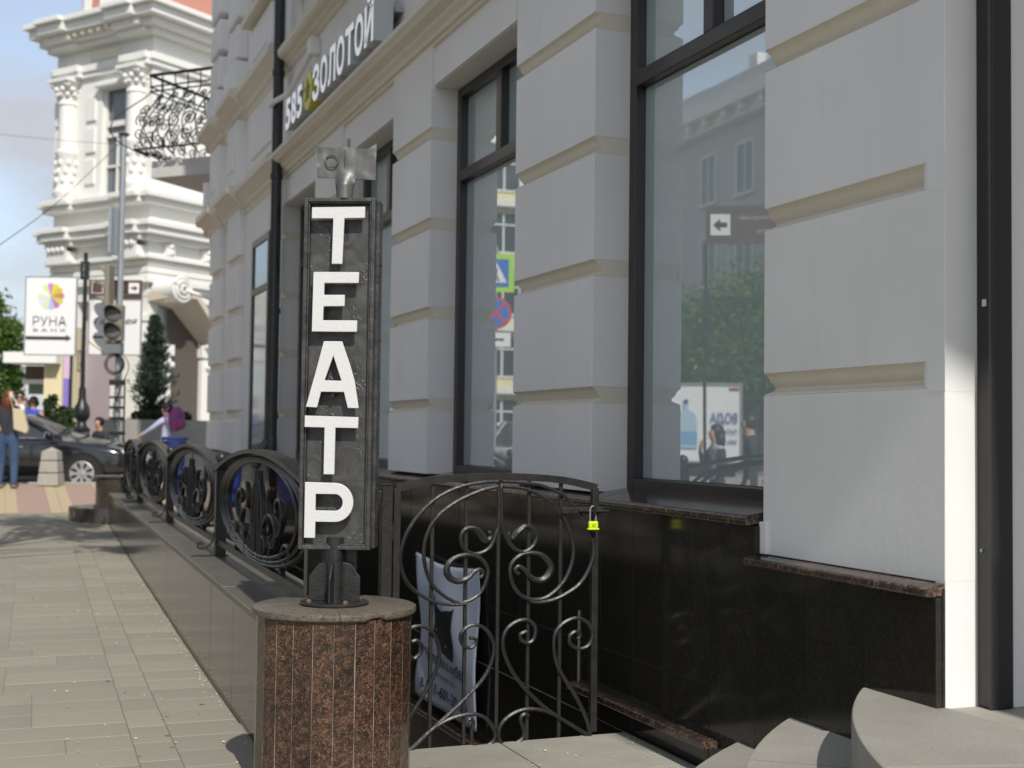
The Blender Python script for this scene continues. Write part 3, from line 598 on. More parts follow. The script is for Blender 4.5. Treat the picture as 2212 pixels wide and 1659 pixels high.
# railing sections
def scroll_set():
    C_ = [[(.06,0),(.09,.30),(.20,.52),(.34,.58),(.46,.48),(.47,.33),(.40,.26),(.34,.31),(.36,.38)],
          [(.34,0),(.33,.16),(.42,.34),(.56,.44),(.62,.60),(.58,.74),(.50,.76),(.46,.68),(.50,.62)],
          [(.62,.03),(.60,.2),(.67,.33),(.77,.33),(.80,.22),(.75,.14),(.69,.18)],
          [(.10,0),(.18,.10),(.22,.24),(.17,.33),(.11,.27),(.13,.2)],
          [(.30,.56),(.27,.70),(.31,.84),(.36,.86)],
          [(.12,.05),(.14,.55),(.10,.80),(.05,.92)]]
    return C_
def railing(a0, a1, label, dist_sag=0.0):
    P0 = 1.235; Wd = a1-a0; r = root('railing_section', (P0, (a0+a1)/2, .444), label=label, cat='railing', group='wrought iron railing sections on the low wall', frame=TF)
    z0 = .444; zb = z0+.10; hj = 1.045; hp = 1.195; mid = (a0+a1)/2
    n = 28; pts = [(P0, a0+Wd*k/n, hj+(hp-hj)*math.sin(math.pi*k/n)**.85) for k in range(n+1)]
    ab = MB(); prof = [(-.045,-.012),(.045,-.012),(.045,.012),(-.045,.012)]
    vs = []
    for i, p in enumerate(pts):
        t = Vector(pts[min(i+1,n)]) - Vector(pts[max(i-1,0)]); t.normalize(); nn = Vector((0,-t.z,t.y))
        for q in prof: vs.append((p[0]+q[0], p[1]+nn.y*q[1], p[2]+nn.z*q[1]))
    fs = [(i*4+k, i*4+(k+1)%4, (i+1)*4+(k+1)%4, (i+1)*4+k) for i in range(n) for k in range(4)] + [(0,1,2,3),(n*4,n*4+1,n*4+2,n*4+3)]
    obj('arch_bar', ab.add(vs, fs), IRON, r, smooth=True)
    obj('bottom_rail', MB().box(P0-.02, P0+.02, a0+.03, a1-.03, zb-.02, zb+.02), IRON, r)
    cz = (zb+hp)/2
    for k, (ra, rb, dz) in enumerate([(.475,.485,0),(.435,.465,.01),(.385,.44,.022)]):
        q = [(P0, mid+Wd*ra*math.cos(t*math.pi/24), (zb+.02) + (hp-.035-zb-.02)*(.5+.5*rb/.485*math.sin(t*math.pi/24)) + dz*.5) for t in range(48)]
        obj('oval_bar', MB().tube(q, .012, 6, closed=True, ry=.022, upv=(1,0,0)), IRON, r, smooth=True)
    H_ = hp-.05-zb
    for sgn in (-1, 1):
        for cv in scroll_set():
            q = [(P0, mid+sgn*u*Wd*.40, zb+v*H_*.88) for u, v in cv]
            obj('scroll', MB().tube(crom(q, 5), .0105, 6, ry=.019, upv=(1,0,0)), IRON, r, smooth=True)
    for da in (-.05, .05): obj('centre_bar', MB().tube(crom([(P0,mid+da*1.6,zb),(P0,mid+da,zb+H_*.5),(P0,mid+da*.6,zb+H_*.9)],4), .014, 6, ry=.02, upv=(1,0,0)), IRON, r, smooth=True)
    ps = obj('post', MB().box(P0-.038, P0+.038, a1-.038, a1+.038, z0, hj+.02), IRON_DARK, r, bevel=.004)
    obj('ball_finial', MB().lathe([(.012,0),(.02,.008),(.012,.02),(.03,.032),(.042,.055),(.042,.07),(.03,.092),(.006,.104)], 16, (P0,a1,hj+.02)), IRON_DARK, ps, smooth=True)
    obj('base_plate', MB().box(P0-.19, P0+.06, a1-.02, a1+.02, z0, z0+.008), IRON, ps)
    q = [(P0-.04,a1,z0+.17),(P0-.055,a1,z0+.10),(P0-.10,a1,z0+.055),(P0-.145,a1,z0+.06),(P0-.15,a1,z0+.09),(P0-.125,a1,z0+.098),(P0-.115,a1,z0+.08)]
    obj('foot_scroll', MB().tube(crom(q,5), .007, 6), IRON, ps, smooth=True)
    return r
railing(5.98, 9.20, 'iron railing section with oval scrollwork that ends behind the theatre sign')
railing(9.20, 12.77, 'iron railing section with oval scrollwork, second along from the theatre sign')
railing(12.77, 16.45, 'iron railing section with oval scrollwork, third along from the theatre sign')
railing(16.45, 19.0, 'short iron railing section with oval scrollwork at the round end pillar')
ep = root('end_post', (1.235, 5.98, .444), label='square black iron post where the railing ends behind the sign pedestal', cat='post', frame=TF)
obj('post', MB().box(1.195, 1.275, 5.94, 6.02, -.17, 1.06), IRON_DARK, ep, bevel=.004)

# ------------------------------------------------------------------ round sign pedestal
def pedestal(name, c, r_, z0, z1, label, m, mcap, n=24, base_step=None):
    q = root(name, (c[0], c[1], z0), label=label, cat='pedestal')
    for k in range(n):
        a0_, a1_ = 2*math.pi*(k+.5)/n, 2*math.pi*(k+1.5)/n; g_ = .0017/r_
        b = MB(); p0 = (c[0]+r_*math.cos(a0_+g_), c[1]+r_*math.sin(a0_+g_)); p1 = (c[0]+r_*math.cos(a1_-g_), c[1]+r_*math.sin(a1_-g_)); ri = r_-.02
        b.prism([p0, p1, (c[0]+ri*math.cos(a1_-g_), c[1]+ri*math.sin(a1_-g_)), (c[0]+ri*math.cos(a0_+g_), c[1]+ri*math.sin(a0_+g_))], z0, z1-.03, axis='z')
        obj('stone_strip', b, m, q)
    for k in range(n):
        a_ = 2*math.pi*(k+.5)/n; ca__, sa__ = math.cos(a_), math.sin(a_); wv = .0007+.0013*random.random()**2
        obj('mortar_joint', MB().prism([(c[0]+rr_*ca__-t__*sa__, c[1]+rr_*sa__+t__*ca__) for rr_, t__ in ((r_-.012,-wv),(r_-.0004,-wv),(r_-.0004,wv),(r_-.012,wv))], z0, z1-.031, axis='z'), flat('pale_mortar', (.42,.37,.33), .85, ns=5, na=.95, c2=(.06,.045,.038), stretch=(8,8,1)), q)
    obj('joint_core', MB().lathe([(r_-.0055, z0),(r_-.0055, z1-.032)], 48, (c[0],c[1],0)), BLACKM, q)
    return q
PC = (-.7355, 5.5); PT = .585
ped = pedestal('sign_pedestal', PC, .324, -.17, PT, 'round brown granite pedestal of upright strips carrying the theatre sign', G_BROWN, G_CAP)
def cap_piece(a0_, a1_, chip=None):
    prof = [(.0,PT-.032),(.334,PT-.032),(.341,PT-.026),(.343,PT-.015),(.341,PT-.005),(.333,PT-.0005),(.0,PT)]
    b = MB(); n = 30; vs = []; fs = []
    for k in range(n+1):
        a_ = a0_+(a1_-a0_)*k/n; ch = 0
        if chip and abs(a_-chip) < .12: ch = .016*(1-abs(a_-chip)/.12)
        for (rr_, z) in prof: vs.append((PC[0]+(rr_-ch*(1 if rr_ > .3 else 0))*math.cos(a_), PC[1]+(rr_-ch*(1 if rr_ > .3 else 0))*math.sin(a_), z + (0 if z > PT-.02 or rr_ < .3 else ch*.9)))
    m_ = len(prof)
    for k in range(n):
        for i in range(m_-1): fs.append((k*m_+i, (k+1)*m_+i, (k+1)*m_+i+1, k*m_+i+1))
    fs += [tuple(range(m_)), tuple(n*m_+i for i in range(m_-1,-1,-1))]
    return b.add(vs, fs)
ca = R(-79)
obj('cap_stone', cap_piece(ca+.004, R(95), chip=R(-52)), G_CAP, ped, smooth=True, ang=35)
obj('cap_stone', cap_piece(R(95)+.004, R(281)-.004), G_CAP, ped, smooth=True, ang=35)

# ------------------------------------------------------------------ theatre sign on its stand
SX, SY, PXM = -.7385, 5.5, 5.5/2800.0
sgn_ = root('theatre_sign', (SX, SY, PT), rotz=R(-3.5), label='tall black steel sign with five raised white letters and an owl head on top', cat='sign')
def sz(y): return 1.3 + (941.5-y)*PXM - PT + .0          # heights above the pedestal from measured offsets
def sx(x): return (x-731)*PXM
HB = sz(1188); HT = sz(430); W2 = .1525
obj('base_plate', MB().lathe([(.142,0),(.145,.004),(.145,.010),(.142,.013)], 36), IRON, sgn_, smooth=True, local=True)
for k in range(4):
    a_ = k*math.pi/2+.6; obj('bolt', MB().lathe([(.011,.013),(.011,.022),(.007,.026)], 6, (.115*math.cos(a_), .115*math.sin(a_), 0)), flat('rusty_bolt', (.16,.09,.05), .7), sgn_, local=True)
obj('stand_pipe', MB().lathe([(.036,.013),(.036,HB+.05)], 20), IRON, sgn_, smooth=True, local=True)
gus = [(.034,.013),(.109,.013),(.109,.115),(.068,.17),(.034,.178)]
obj('gusset', MB().prism([(-x_, z_) for x_, z_ in gus], -.004, .004), IRON, sgn_, local=True, bevel=.002)
obj('gusset', MB().prism(gus, -.004, .004), IRON, sgn_, local=True, bevel=.002)
obj('gusset', MB().prism([(-x_, z_) for x_, z_ in gus], -.004, .004, axis='x'), IRON, sgn_, local=True, bevel=.002)
obj('gusset', MB().prism([(x_, z_) for x_, z_ in gus], -.004, .004, axis='x'), IRON, sgn_, local=True, bevel=.002)
obj('weld_bead', MB().tube([(-.0365,-.012,z_*.012+.02) for z_ in range(13)], .004, 6).tube([(.0365,-.012,z_*.012+.02) for z_ in range(13)], .004, 6), IRON, sgn_, local=True)
obj('stand_post', MB().box(-.062,.085,.035,.075,HB-.09,HB+.02), IRON_DARK, sgn_, local=True)
# box: back case, recessed panel, angle frame
obj('case', MB().box(-W2+.006, W2+.012, .012, .10, HB+.004, HT-.004), STEEL_DARK, sgn_, local=True, bevel=.003)
fr = MB(); t_ = .017
fr.box(-W2, -W2+t_, -.032, .014, HB, HT).box(W2-t_, W2, -.032, .014, HB, HT).box(-W2+t_, W2-t_, -.032, .014, HB, HB+t_).box(-W2+t_, W2-t_, -.032, .014, HT-t_, HT)
obj('frame', fr, STEEL_DARK, sgn_, local=True, bevel=.003)
fr2 = MB(); u_ = .007
fr2.box(-W2+t_, -W2+t_+u_, -.024, .012, HB+t_, HT-t_).box(W2-t_-u_, W2-t_, -.024, .012, HB+t_, HT-t_).box(-W2+t_+u_, W2-t_-u_, -.024, .012, HB+t_, HB+t_+u_).box(-W2+t_+u_, W2-t_-u_, -.024, .012, HT-t_-u_, HT-t_)
obj('inner_frame', fr2, STEEL_DARK, sgn_, local=True, bevel=.002)
# hammered panel: real relief
M_ = bpy.data.materials.new('crumpled_panel'); M_.use_nodes = True; t = M_.node_tree; p = t.nodes['Principled BSDF']; K = t.links.new
tcn = t.nodes.new('ShaderNodeTexCoord'); n_ = t.nodes.new('ShaderNodeTexNoise'); n_.inputs['Scale'].default_value = 11; n_.inputs['Detail'].default_value = 6; n_.inputs['Distortion'].default_value = 1.6
K(tcn.outputs['Object'], n_.inputs['Vector']); rr = t.nodes.new('ShaderNodeValToRGB'); rr.color_ramp.elements[0].color = (.040,.040,.039,1); rr.color_ramp.elements[1].color = (.080,.078,.074,1); rr.color_ramp.elements[0].position = .38; rr.color_ramp.elements[1].position = .70
K(n_.outputs['Fac'], rr.inputs['Fac']); K(rr.outputs['Color'], p.inputs['Base Color'])
v_ = t.nodes.new('ShaderNodeTexWave'); v_.inputs['Scale'].default_value = 6; v_.inputs['Distortion'].default_value = 22; v_.inputs['Detail'].default_value = 3; v_.inputs['Detail Scale'].default_value = 2.2; K(tcn.outputs['Object'], v_.inputs['Vector'])
pw = t.nodes.new('ShaderNodeMath'); pw.operation = 'POWER'; pw.inputs[1].default_value = 9; K(v_.outputs['Fac'], pw.inputs[0])
n3 = t.nodes.new('ShaderNodeTexNoise'); n3.inputs['Scale'].default_value = 9; K(tcn.outputs['Object'], n3.inputs['Vector']); gt = t.nodes.new('ShaderNodeMapRange'); gt.inputs['From Min'].default_value = .48; gt.inputs['From Max'].default_value = .64; K(n3.outputs['Fac'], gt.inputs['Value'])
mu = t.nodes.new('ShaderNodeMath'); mu.operation = 'MULTIPLY'; K(pw.outputs[0], mu.inputs[0]); K(gt.outputs['Result'], mu.inputs[1])
ad = t.nodes.new('ShaderNodeMath'); ad.operation = 'MULTIPLY_ADD'; ad.inputs[1].default_value = .5; K(n_.outputs['Fac'], ad.inputs[0]); K(mu.outputs[0], ad.inputs[2])
bu = t.nodes.new('ShaderNodeBump'); bu.inputs['Strength'].default_value = .5; bu.inputs['Distance'].default_value = .005; K(ad.outputs[0], bu.inputs['Height']); K(bu.outputs['Normal'], p.inputs['Normal'])
p.inputs['Metallic'].default_value = .12; p.inputs['Roughness'].default_value = .45; p.inputs['Specular IOR Level'].default_value = .6
obj('panel', MB().box(-W2+.01, W2-.01, .004, .013, HB+.01, HT-.01), M_, sgn_, local=True)
# letters, measured outlines
def L5(cx, cy): return (sx(594+.293*cx), sz(270+.293*cy))
def L6(cx, cy): return (sx(486+.3255*cx), sz(756+.3255*cy))
T1 = [L5(*q) for q in [(268,624),(663,619),(662,702),(510,705),(500,1042),(422,1042),(428,706),(268,706)]]
E1 = [L5(*q) for q in [(288,1101),(626,1101),(624,1182),(370,1183),(369,1270),(523,1269),(522,1352),(367,1354),(364,1457),(618,1457),(616,1540),(283,1540)]]
A1 = [L6(*q) for q in [(668,-43),(790,-43),(812,20),(845,110),(878,220),(895,320),(907,397),(835,396),(808,291),(655,291),(630,395),(557,391),(585,280),(615,170),(645,50)]]
A1h = [L6(*q) for q in [(733,52),(790,217),(678,215)]]
T2 = [L6(*q) for q in [(550,448),(907,455),(905,528),(755,526),(753,833),(682,833),(683,526),(550,524)]]
arc_o = [(760+122*math.cos(R(a_)), 1016+128*math.sin(R(a_))) for a_ in range(-90,91,12)]
P1 = [L6(*q) for q in [(560,885)]+[(x_,y_) for x_,y_ in arc_o]+[(633,1144),(632,1250),(560,1250)]]
arc_i = [(762+50*math.cos(R(a_)), 1016+54*math.sin(R(a_))) for a_ in range(-90,91,15)]
P1h = [L6(*q) for q in [(632,962)]+arc_i+[(632,1070)]]
def letter(name, outline, hole=None):
    bm = bmesh.new(); Yf, Yb = -.052, -.040
    def loop(pts, y): return [bm.verts.new((x_, y, z_)) for x_, z_ in pts]
    o1 = loop(outline, Yf); eds = [bm.edges.new((o1[i], o1[(i+1) % len(o1)])) for i in range(len(o1))]
    if hole:
        h1 = loop(hole, Yf); eds += [bm.edges.new((h1[i], h1[(i+1) % len(h1)])) for i in range(len(h1))]
    bmesh.ops.triangle_fill(bm, use_beauty=True, edges=eds)
    ret = bmesh.ops.extrude_face_region(bm, geom=bm.faces[:])
    for v in [g_ for g_ in ret['geom'] if isinstance(g_, bmesh.types.BMVert)]: v.co.y = Yb
    bmesh.ops.recalc_face_normals(bm, faces=bm.faces[:])
    me = bpy.data.meshes.new('letter'); bm.to_mesh(me); bm.free(); me.materials.append(WHITE_PAINT)
    o = bpy.data.objects.new('letter', me); col.objects.link(o); o.parent = sgn_; o['label'] = name
    bv = o.modifiers.new('bevel','BEVEL'); bv.width = .0022; bv.segments = 2; bv.limit_method = 'ANGLE'; bv.angle_limit = R(50)
    xs_ = [q[0] for q in outline]; zs_ = [q[1] for q in outline]
    x_ = min(xs_)+.02 if len(outline) == 12 or hole is P1h else (min(xs_)+max(xs_))/2
    z_ = min(zs_)+.05 if hole is not A1h else min(zs_)+.055
    obj('standoff', MB().box(x_-.006, x_+.006, -.042, .006, z_-.006, z_+.006).box(x_-.006, x_+.006, -.042, .006, max(zs_)-.035 if hole is not A1h else z_+.001, max(zs_)-.023 if hole is not A1h else z_+.004), IRON_DARK, o, local=True)
letter('white letter T at the top', T1)
letter('white letter E', E1); letter('white letter A', A1, A1h); letter('white second letter T', T2); letter('white letter P', P1, P1h)
# owl head
def LO(cx, cy): return (sx(621+.1953*cx), sz(297+.1953*cy))
OW = [LO(*q) for q in [(283,65),(310,80),(345,98),(400,108),(480,112),(545,110),(600,102),(650,108),(700,115),(780,122),(855,128),(880,115),(905,95),(930,76),(953,60),(953,200),(951,340),(948,476),(840,468),(735,460),(718,500),(704,560),(698,620),(693,684),(518,684),(512,620),(505,560),(498,500),(488,452),(400,449),(293,447),(290,300),(286,180)]]
bm = bmesh.new(); vv = [bm.verts.new((x_, -.012, z_)) for x_, z_ in OW]; ed = [bm.edges.new((vv[i], vv[(i+1) % len(vv)])) for i in range(len(vv))]
bmesh.ops.triangle_fill(bm, use_beauty=True, edges=ed)
for _k in range(3):
    bmesh.ops.subdivide_edges(bm, edges=[e_ for e_ in bm.edges if e_.calc_length() > .007], cuts=1); bmesh.ops.triangulate(bm, faces=bm.faces[:])
    bmesh.ops.beautify_fill(bm, faces=bm.faces[:], edges=[e_ for e_ in bm.edges if not e_.is_boundary])
from mathutils import noise as mnoise
nz = sz(297+.1953*452); cxo = sx(621+.1953*606)
for v in bm.verts:
    k_ = mnoise.noise(Vector((v.co.x*17, v.co.z*17, 3)))*.0065 + mnoise.noise(Vector((v.co.x*42, v.co.z*42, 9)))*.0018
    if v.co.z < nz+.03:
        tt = min(1, (nz+.03-v.co.z)/.06); k_ = k_*(1-tt) - .028*tt*max(0, 1-((v.co.x-cxo)/.036)**2)
    v.co.y += k_
ret = bmesh.ops.extrude_face_region(bm, geom=bm.faces[:])
for v in [g_ for g_ in ret['geom'] if isinstance(g_, bmesh.types.BMVert)]: v.co.y += .010
bmesh.ops.recalc_face_normals(bm, faces=bm.faces[:]); me = bpy.data.meshes.new('owl_head'); bm.to_mesh(me); bm.free(); me.materials.append(STEEL)
me.polygons.foreach_set('use_smooth', [True]*len(me.polygons)); me.set_sharp_from_angle(angle=R(50))
oh = bpy.data.objects.new('owl_head', me); col.objects.link(oh); oh.parent = sgn_
ex, ez = LO(460,262)
obj('eye_ring', MB().tube([(ex+.0268*math.cos(k*math.pi/16), -.021, ez+.0268*math.sin(k*math.pi/16)) for k in range(32)], .0032, 6, closed=True), STEEL, oh, smooth=True, local=True)
bx_, bz_ = LO(607,115); _, bz2 = LO(607,330)
obj('brow_seam', MB().tube([(bx_,-.021,bz_),(bx_,-.0225,(bz_+bz2)/2),(bx_,-.021,bz2)], .0012, 5), STEEL_DARK, oh, local=True)
for i in range(9):
    obj('case_rivet', MB().ball((W2+.013, .05, HB+.09+i*.16), .0055, 6), IRON, sgn_, local=True)

# ------------------------------------------------------------------ iron gate across the head of the stairs
GS = 5.86
GC = {
 'L1':[(2.246,1.082),(2.167,1.079),(2.041,1.055),(1.917,0.992),(1.815,0.884),(1.765,0.773),(1.766,0.675),(1.81,0.593),(1.905,0.527),(2.001,0.502),(2.088,0.503)],
 'L2':[(2.242,1.059),(2.148,1.036),(2.032,0.986),(1.937,0.914),(1.886,0.825),(1.874,0.735),(1.894,0.645),(1.933,0.58),(2.0,0.529),(2.068,0.508),(2.155,0.546),(2.193,0.618),(2.193,0.673),(2.153,0.72),(2.084,0.735),(2.017,0.714),(1.989,0.669),(2.004,0.628),(2.047,0.61),(2.096,0.625),(2.129,0.655),(2.158,0.663),(2.173,0.641),(2.159,0.624)],
 'L3':[(2.25,1.049),(2.251,0.883),(2.24,0.837),(2.211,0.773),(2.162,0.742),(2.113,0.741),(2.069,0.772),(2.059,0.822),(2.083,0.858),(2.131,0.859),(2.161,0.829),(2.186,0.801),(2.21,0.815),(2.208,0.836),(2.195,0.838)],
 'R1':[(2.266,1.082),(2.366,1.077),(2.488,1.058),(2.612,0.996),(2.706,0.877),(2.755,0.763),(2.74,0.668),(2.678,0.576),(2.566,0.514),(2.474,0.496),(2.413,0.505)],
 'R2':[(2.271,1.058),(2.376,1.049),(2.488,1.002),(2.571,0.935),(2.624,0.841),(2.646,0.737),(2.621,0.634),(2.565,0.561),(2.494,0.516),(2.413,0.514),(2.353,0.549),(2.317,0.614),(2.316,0.679),(2.36,0.724),(2.421,0.737),(2.482,0.722),(2.523,0.674),(2.513,0.627),(2.473,0.603),(2.427,0.616),(2.391,0.654),(2.356,0.673),(2.339,0.655),(2.357,0.636)],
 'R3':[(2.262,1.049),(2.267,0.883),(2.289,0.818),(2.33,0.762),(2.38,0.742),(2.43,0.769),(2.45,0.815),(2.429,0.853),(2.389,0.865),(2.349,0.836),(2.324,0.81),(2.304,0.822),(2.309,0.838)],
 'LL1':[(1.827,-0.164),(1.933,-0.074),(2.065,0.033),(2.18,0.144),(2.228,0.242),(2.229,0.315),(2.197,0.371),(2.147,0.399),(2.099,0.394),(2.065,0.359),(2.071,0.313),(2.11,0.293),(2.139,0.31),(2.139,0.333),(2.109,0.34)],
 'LL2':[(1.77,-0.107),(1.801,-0.038),(1.874,0.072),(1.93,0.167),(1.957,0.247),(1.951,0.319),(1.917,0.379),(1.869,0.405),(1.822,0.401),(1.785,0.362),(1.786,0.309),(1.829,0.258),(1.866,0.283),(1.871,0.314),(1.847,0.34),(1.823,0.334)],
 'LL3':[(1.822,-0.164),(1.933,-0.074),(2.028,-0.032),(2.124,-0.02),(2.193,-0.043),(2.237,-0.096),(2.243,-0.142),(2.214,-0.171),(2.165,-0.172),(2.131,-0.151),(2.125,-0.106),(2.134,-0.061),(2.115,-0.042),(2.1,-0.059)],
 'RR1':[(2.749,-0.169),(2.624,-0.095),(2.501,-0.013),(2.378,0.105),(2.307,0.21),(2.278,0.303),(2.295,0.367),(2.345,0.406),(2.405,0.413),(2.445,0.379),(2.441,0.324),(2.411,0.302),(2.376,0.317),(2.37,0.345),(2.4,0.358)],
 'RR2':[(2.747,-0.16),(2.717,-0.064),(2.653,0.052),(2.58,0.159),(2.548,0.253),(2.552,0.337),(2.598,0.391),(2.67,0.412),(2.733,0.381),(2.754,0.328),(2.734,0.277),(2.682,0.261),(2.635,0.287),(2.63,0.324),(2.66,0.346),(2.686,0.331),(2.676,0.308)],
 'RR3':[(2.749,-0.174),(2.624,-0.095),(2.521,-0.037),(2.42,-0.015),(2.34,-0.03),(2.281,-0.072),(2.262,-0.125),(2.283,-0.172),(2.342,-0.176),(2.387,-0.152),(2.391,-0.107),(2.375,-0.06),(2.395,-0.038),(2.417,-0.049)],
}
gate = root('iron_gate', (2.26, GS, -.17), label='arched wrought iron gate with symmetrical scrolls closing the basement stairs', cat='gate', frame=TH)
def bar(mb, x0, z0, x1, z1, w_=.011): return mb.box(min(x0,x1)-w_, max(x0,x1)+w_, GS-w_, GS+w_, z0, z1)
topc = crom([(1.735,GS,1.052),(1.906,GS,1.087),(2.079,GS,1.101),(2.256,GS,1.105),(2.436,GS,1.101),(2.611,GS,1.085),(2.770,GS,1.052)], 6)
obj('top_bar', MB().tube(topc, .0245, 4, ry=.0245, upv=(0,1,0)), IRON, gate, smooth=True, ang=30)
for nm, x_, z1 in [('stile',1.741,1.05),('stile',2.764,1.05)]: obj(nm, MB().box(x_-.017, x_+.017, GS-.0165, GS+.0165, -.15, z1), IRON, gate, bevel=.003)
for x_, z1 in [(1.919,1.08),(2.089,1.09),(2.254,1.10),(2.413,1.09),(2.582,1.075)]: obj('upright_bar', MB().box(x_-.0085, x_+.0085, GS-.004, GS+.013, -.165, z1), IRON, gate, bevel=.002)
for nm, cv in GC.items():
    ya = GS-.012 if nm[0] == 'L' or nm[0] == 'R' else GS
    q = crom([(x_, ya, z_) for x_, z_ in cv], 6); n = len(q)
    fat = (lambda u: 1.0) if nm in ('L1','R1') else (lambda u: 1.0 + .9*math.exp(-((u-.74)/.09)**2) if u < .93 else .95)
    if nm.startswith(('LL','RR')): fat = lambda u: 1.0
    obj('scroll', MB().tube(q, .0095, 6, ry=.0105, upv=(0,1,0), taper=fat), IRON, gate, smooth=True)
sc_bolt = obj('bolt', MB().box(2.575, 2.80, GS-.034, GS-.020, .925, .955).tube([(2.66,GS-.04,.94),(2.825,GS-.04,.935)], .008, 8), IRON, gate, bevel=.003)
obj('bolt_keeper', MB().box(2.735, 2.75, GS-.055, GS-.012, .915, .965), IRON, sc_bolt)
gp = root('gate_post', (1.69, GS, -.17), label='square grey iron post on which the scrolled gate hangs', cat='post', frame=TH)
obj('post', MB().box(1.664, 1.716, GS-.026, GS+.026, -.17, 1.066), IRON, gp, bevel=.004)
obj('post_cap', MB().box(1.660, 1.720, GS-.030, GS+.030, 1.066, 1.072), IRON, gp)
obj('stub_rail', MB().box(1.40, 1.664, GS-.02, GS+.02, 1.0, 1.04), IRON, gp, bevel=.003)
for z in (.1, .85): obj('hinge', MB().tube([(1.7215,GS-.012,z-.04),(1.7215,GS-.012,z+.04)], .009, 10), IRON, gp)
pl = root('padlock', (2.735, GS-.05, .855), label='small neon yellow padlock hanging from the gate bolt', cat='padlock', frame=TH)
LY = flat('neon_yellow', (.62, .80, .02), .45)
obj('lock_body', MB().box(2.708, 2.757, GS-.062, GS-.040, .853, .888), LY, pl, bevel=.006)
obj('lock_base', MB().box(2.703, 2.762, GS-.064, GS-.038, .846, .854), LY, pl, bevel=.003)
obj('shackle', MB().tube(crom([(2.717,GS-.05,.886),(2.717,GS-.05,.94),(2.722,GS-.05,.956),(2.733,GS-.05,.962),(2.744,GS-.05,.956),(2.748,GS-.05,.94),(2.748,GS-.05,.886)],4), .004, 8), GALV, pl, smooth=True)
obj('lock_label', MB().box(2.722, 2.742, GS-.0635, GS-.0622, .862, .876), flat('lock_print', (.35,.45,.02), .6), pl)

# banner hung on the granite in the stairwell
bn = root('theatre_banner', (2.94, 8.6, -.60), label='white cloth theatre banner with a black cat figure hanging behind the gate', cat='banner', frame=TH)
BS0, BS1, BZ0, BZ1 = 9.27, 7.96, -.585, .435
def bpt(u, v):
    """u 0..1 left to right as read, v 0..1 bottom to top; the left edge sags in, the cloth ripples"""
    wv = .012*math.sin(u*9+v*3)+.016*math.sin(v*7+1.2+u*4)+.02*max(0, .35-u)*math.sin(v*11)
    pinch = .05*math.sin(math.pi*(v))*(1-u) + .03*(1-v)*(1-u)
    s_ = BS0 + (BS1-BS0)*(u*(1-pinch*1.2)+pinch*1.2) ; z_ = BZ0+(BZ1-BZ0)*v - .035*math.sin(math.pi*u)*(v) - .03*u*(1-v)
    return Vector((2.918 - .02*abs(math.sin(u*3.1)) - wv*.8, s_, z_))
cl = MB(); nu, nv = 30, 30
cl.add([bpt(i/nu, j/nv) for i in range(nu+1) for j in range(nv+1)], [(i*(nv+1)+j, (i+1)*(nv+1)+j, (i+1)*(nv+1)+j+1, i*(nv+1)+j+1) for i in range(nu) for j in range(nv)])
CLOTH = flat('banner_cloth', (.62, .66, .74), .7, ns=5, na=.1)
bc = obj('banner_cloth', cl, CLOTH, bn, smooth=True); sm_ = bc.modifiers.new('thickness','SOLIDIFY'); sm_.thickness = .0015
def on_banner(poly2, off=.004):
    return [bpt(u, v) - Vector((off,0,0)) for u, v in poly2]
def print_on(name, mb2, m_, off=.0045):
    """wrap flat print (x=u, z=v) on to the cloth"""
    mb2.v = [tuple(bpt(p_[0], p_[2]) - Vector((off,0,0))) for p_ in mb2.v]; return obj(name, mb2, m_, bc)
cat = [(.36,.78),(.38,.74),(.44,.70),(.52,.685),(.60,.70),(.68,.71),(.71,.73),(.70,.66),(.69,.58),(.72,.50),(.725,.42),(.70,.37),(.50,.385),(.32,.43),(.28,.47),(.30,.52),(.345,.57),(.36,.63),(.35,.70)]
def strip(poly, n=10):
    """fill a closed outline as a fan of small quads so that it can bend with the cloth"""
    c = (sum(p_[0] for p_ in poly)/len(poly), sum(p_[1] for p_ in poly)/len(poly)); b = MB(); m_ = len(poly); vs = []; fs = []
    for k in range(n+1):
        for p_ in poly: vs.append((c[0]+(p_[0]-c[0])*k/n, 0, c[1]+(p_[1]-c[1])*k/n))
    for k in range(n):
        for i in range(m_): fs.append((k*m_+i, k*m_+(i+1)%m_, (k+1)*m_+(i+1)%m_, (k+1)*m_+i))
    return b.add(vs, fs)
print_on('cat_figure', strip(cat), BLACKM)
for (u, v) in [(.385,.535),(.60,.46)]: print_on('cat_eye', strip([(u+.012*math.cos(k*.785), v+.009*math.sin(k*.785)) for k in range(8)], 3), WHITE_BOARD, .009)
def btext(body, u, v, w_, h_, m_=DARKTXT, bold=.0):
    t_ = text_mb(body, 1.0, 0, bold); x0 = min(p_[0] for p_ in t_.v); x1 = max(p_[0] for p_ in t_.v); z1 = max(p_[2] for p_ in t_.v)
    t_.v = [(u+(p_[0]-x0)/(x1-x0)*w_, 0, v+p_[2]/z1*h_) for p_ in t_.v]; print_on('banner_print', t_, m_, .007)
btext('"Человек в кубе"', .12, .285, .76, .075, DARKTXT, .012); btext('авторский театр', .36, .205, .36, .035); btext('8-951-601-20-20', .14, .075, .76, .075, DARKTXT, .012)
for u in (.03, .97): obj('banner_tie', MB().ball(tuple(bpt(u,.985)-Vector((.006,0,0))), .012, 6), GALV, bc)

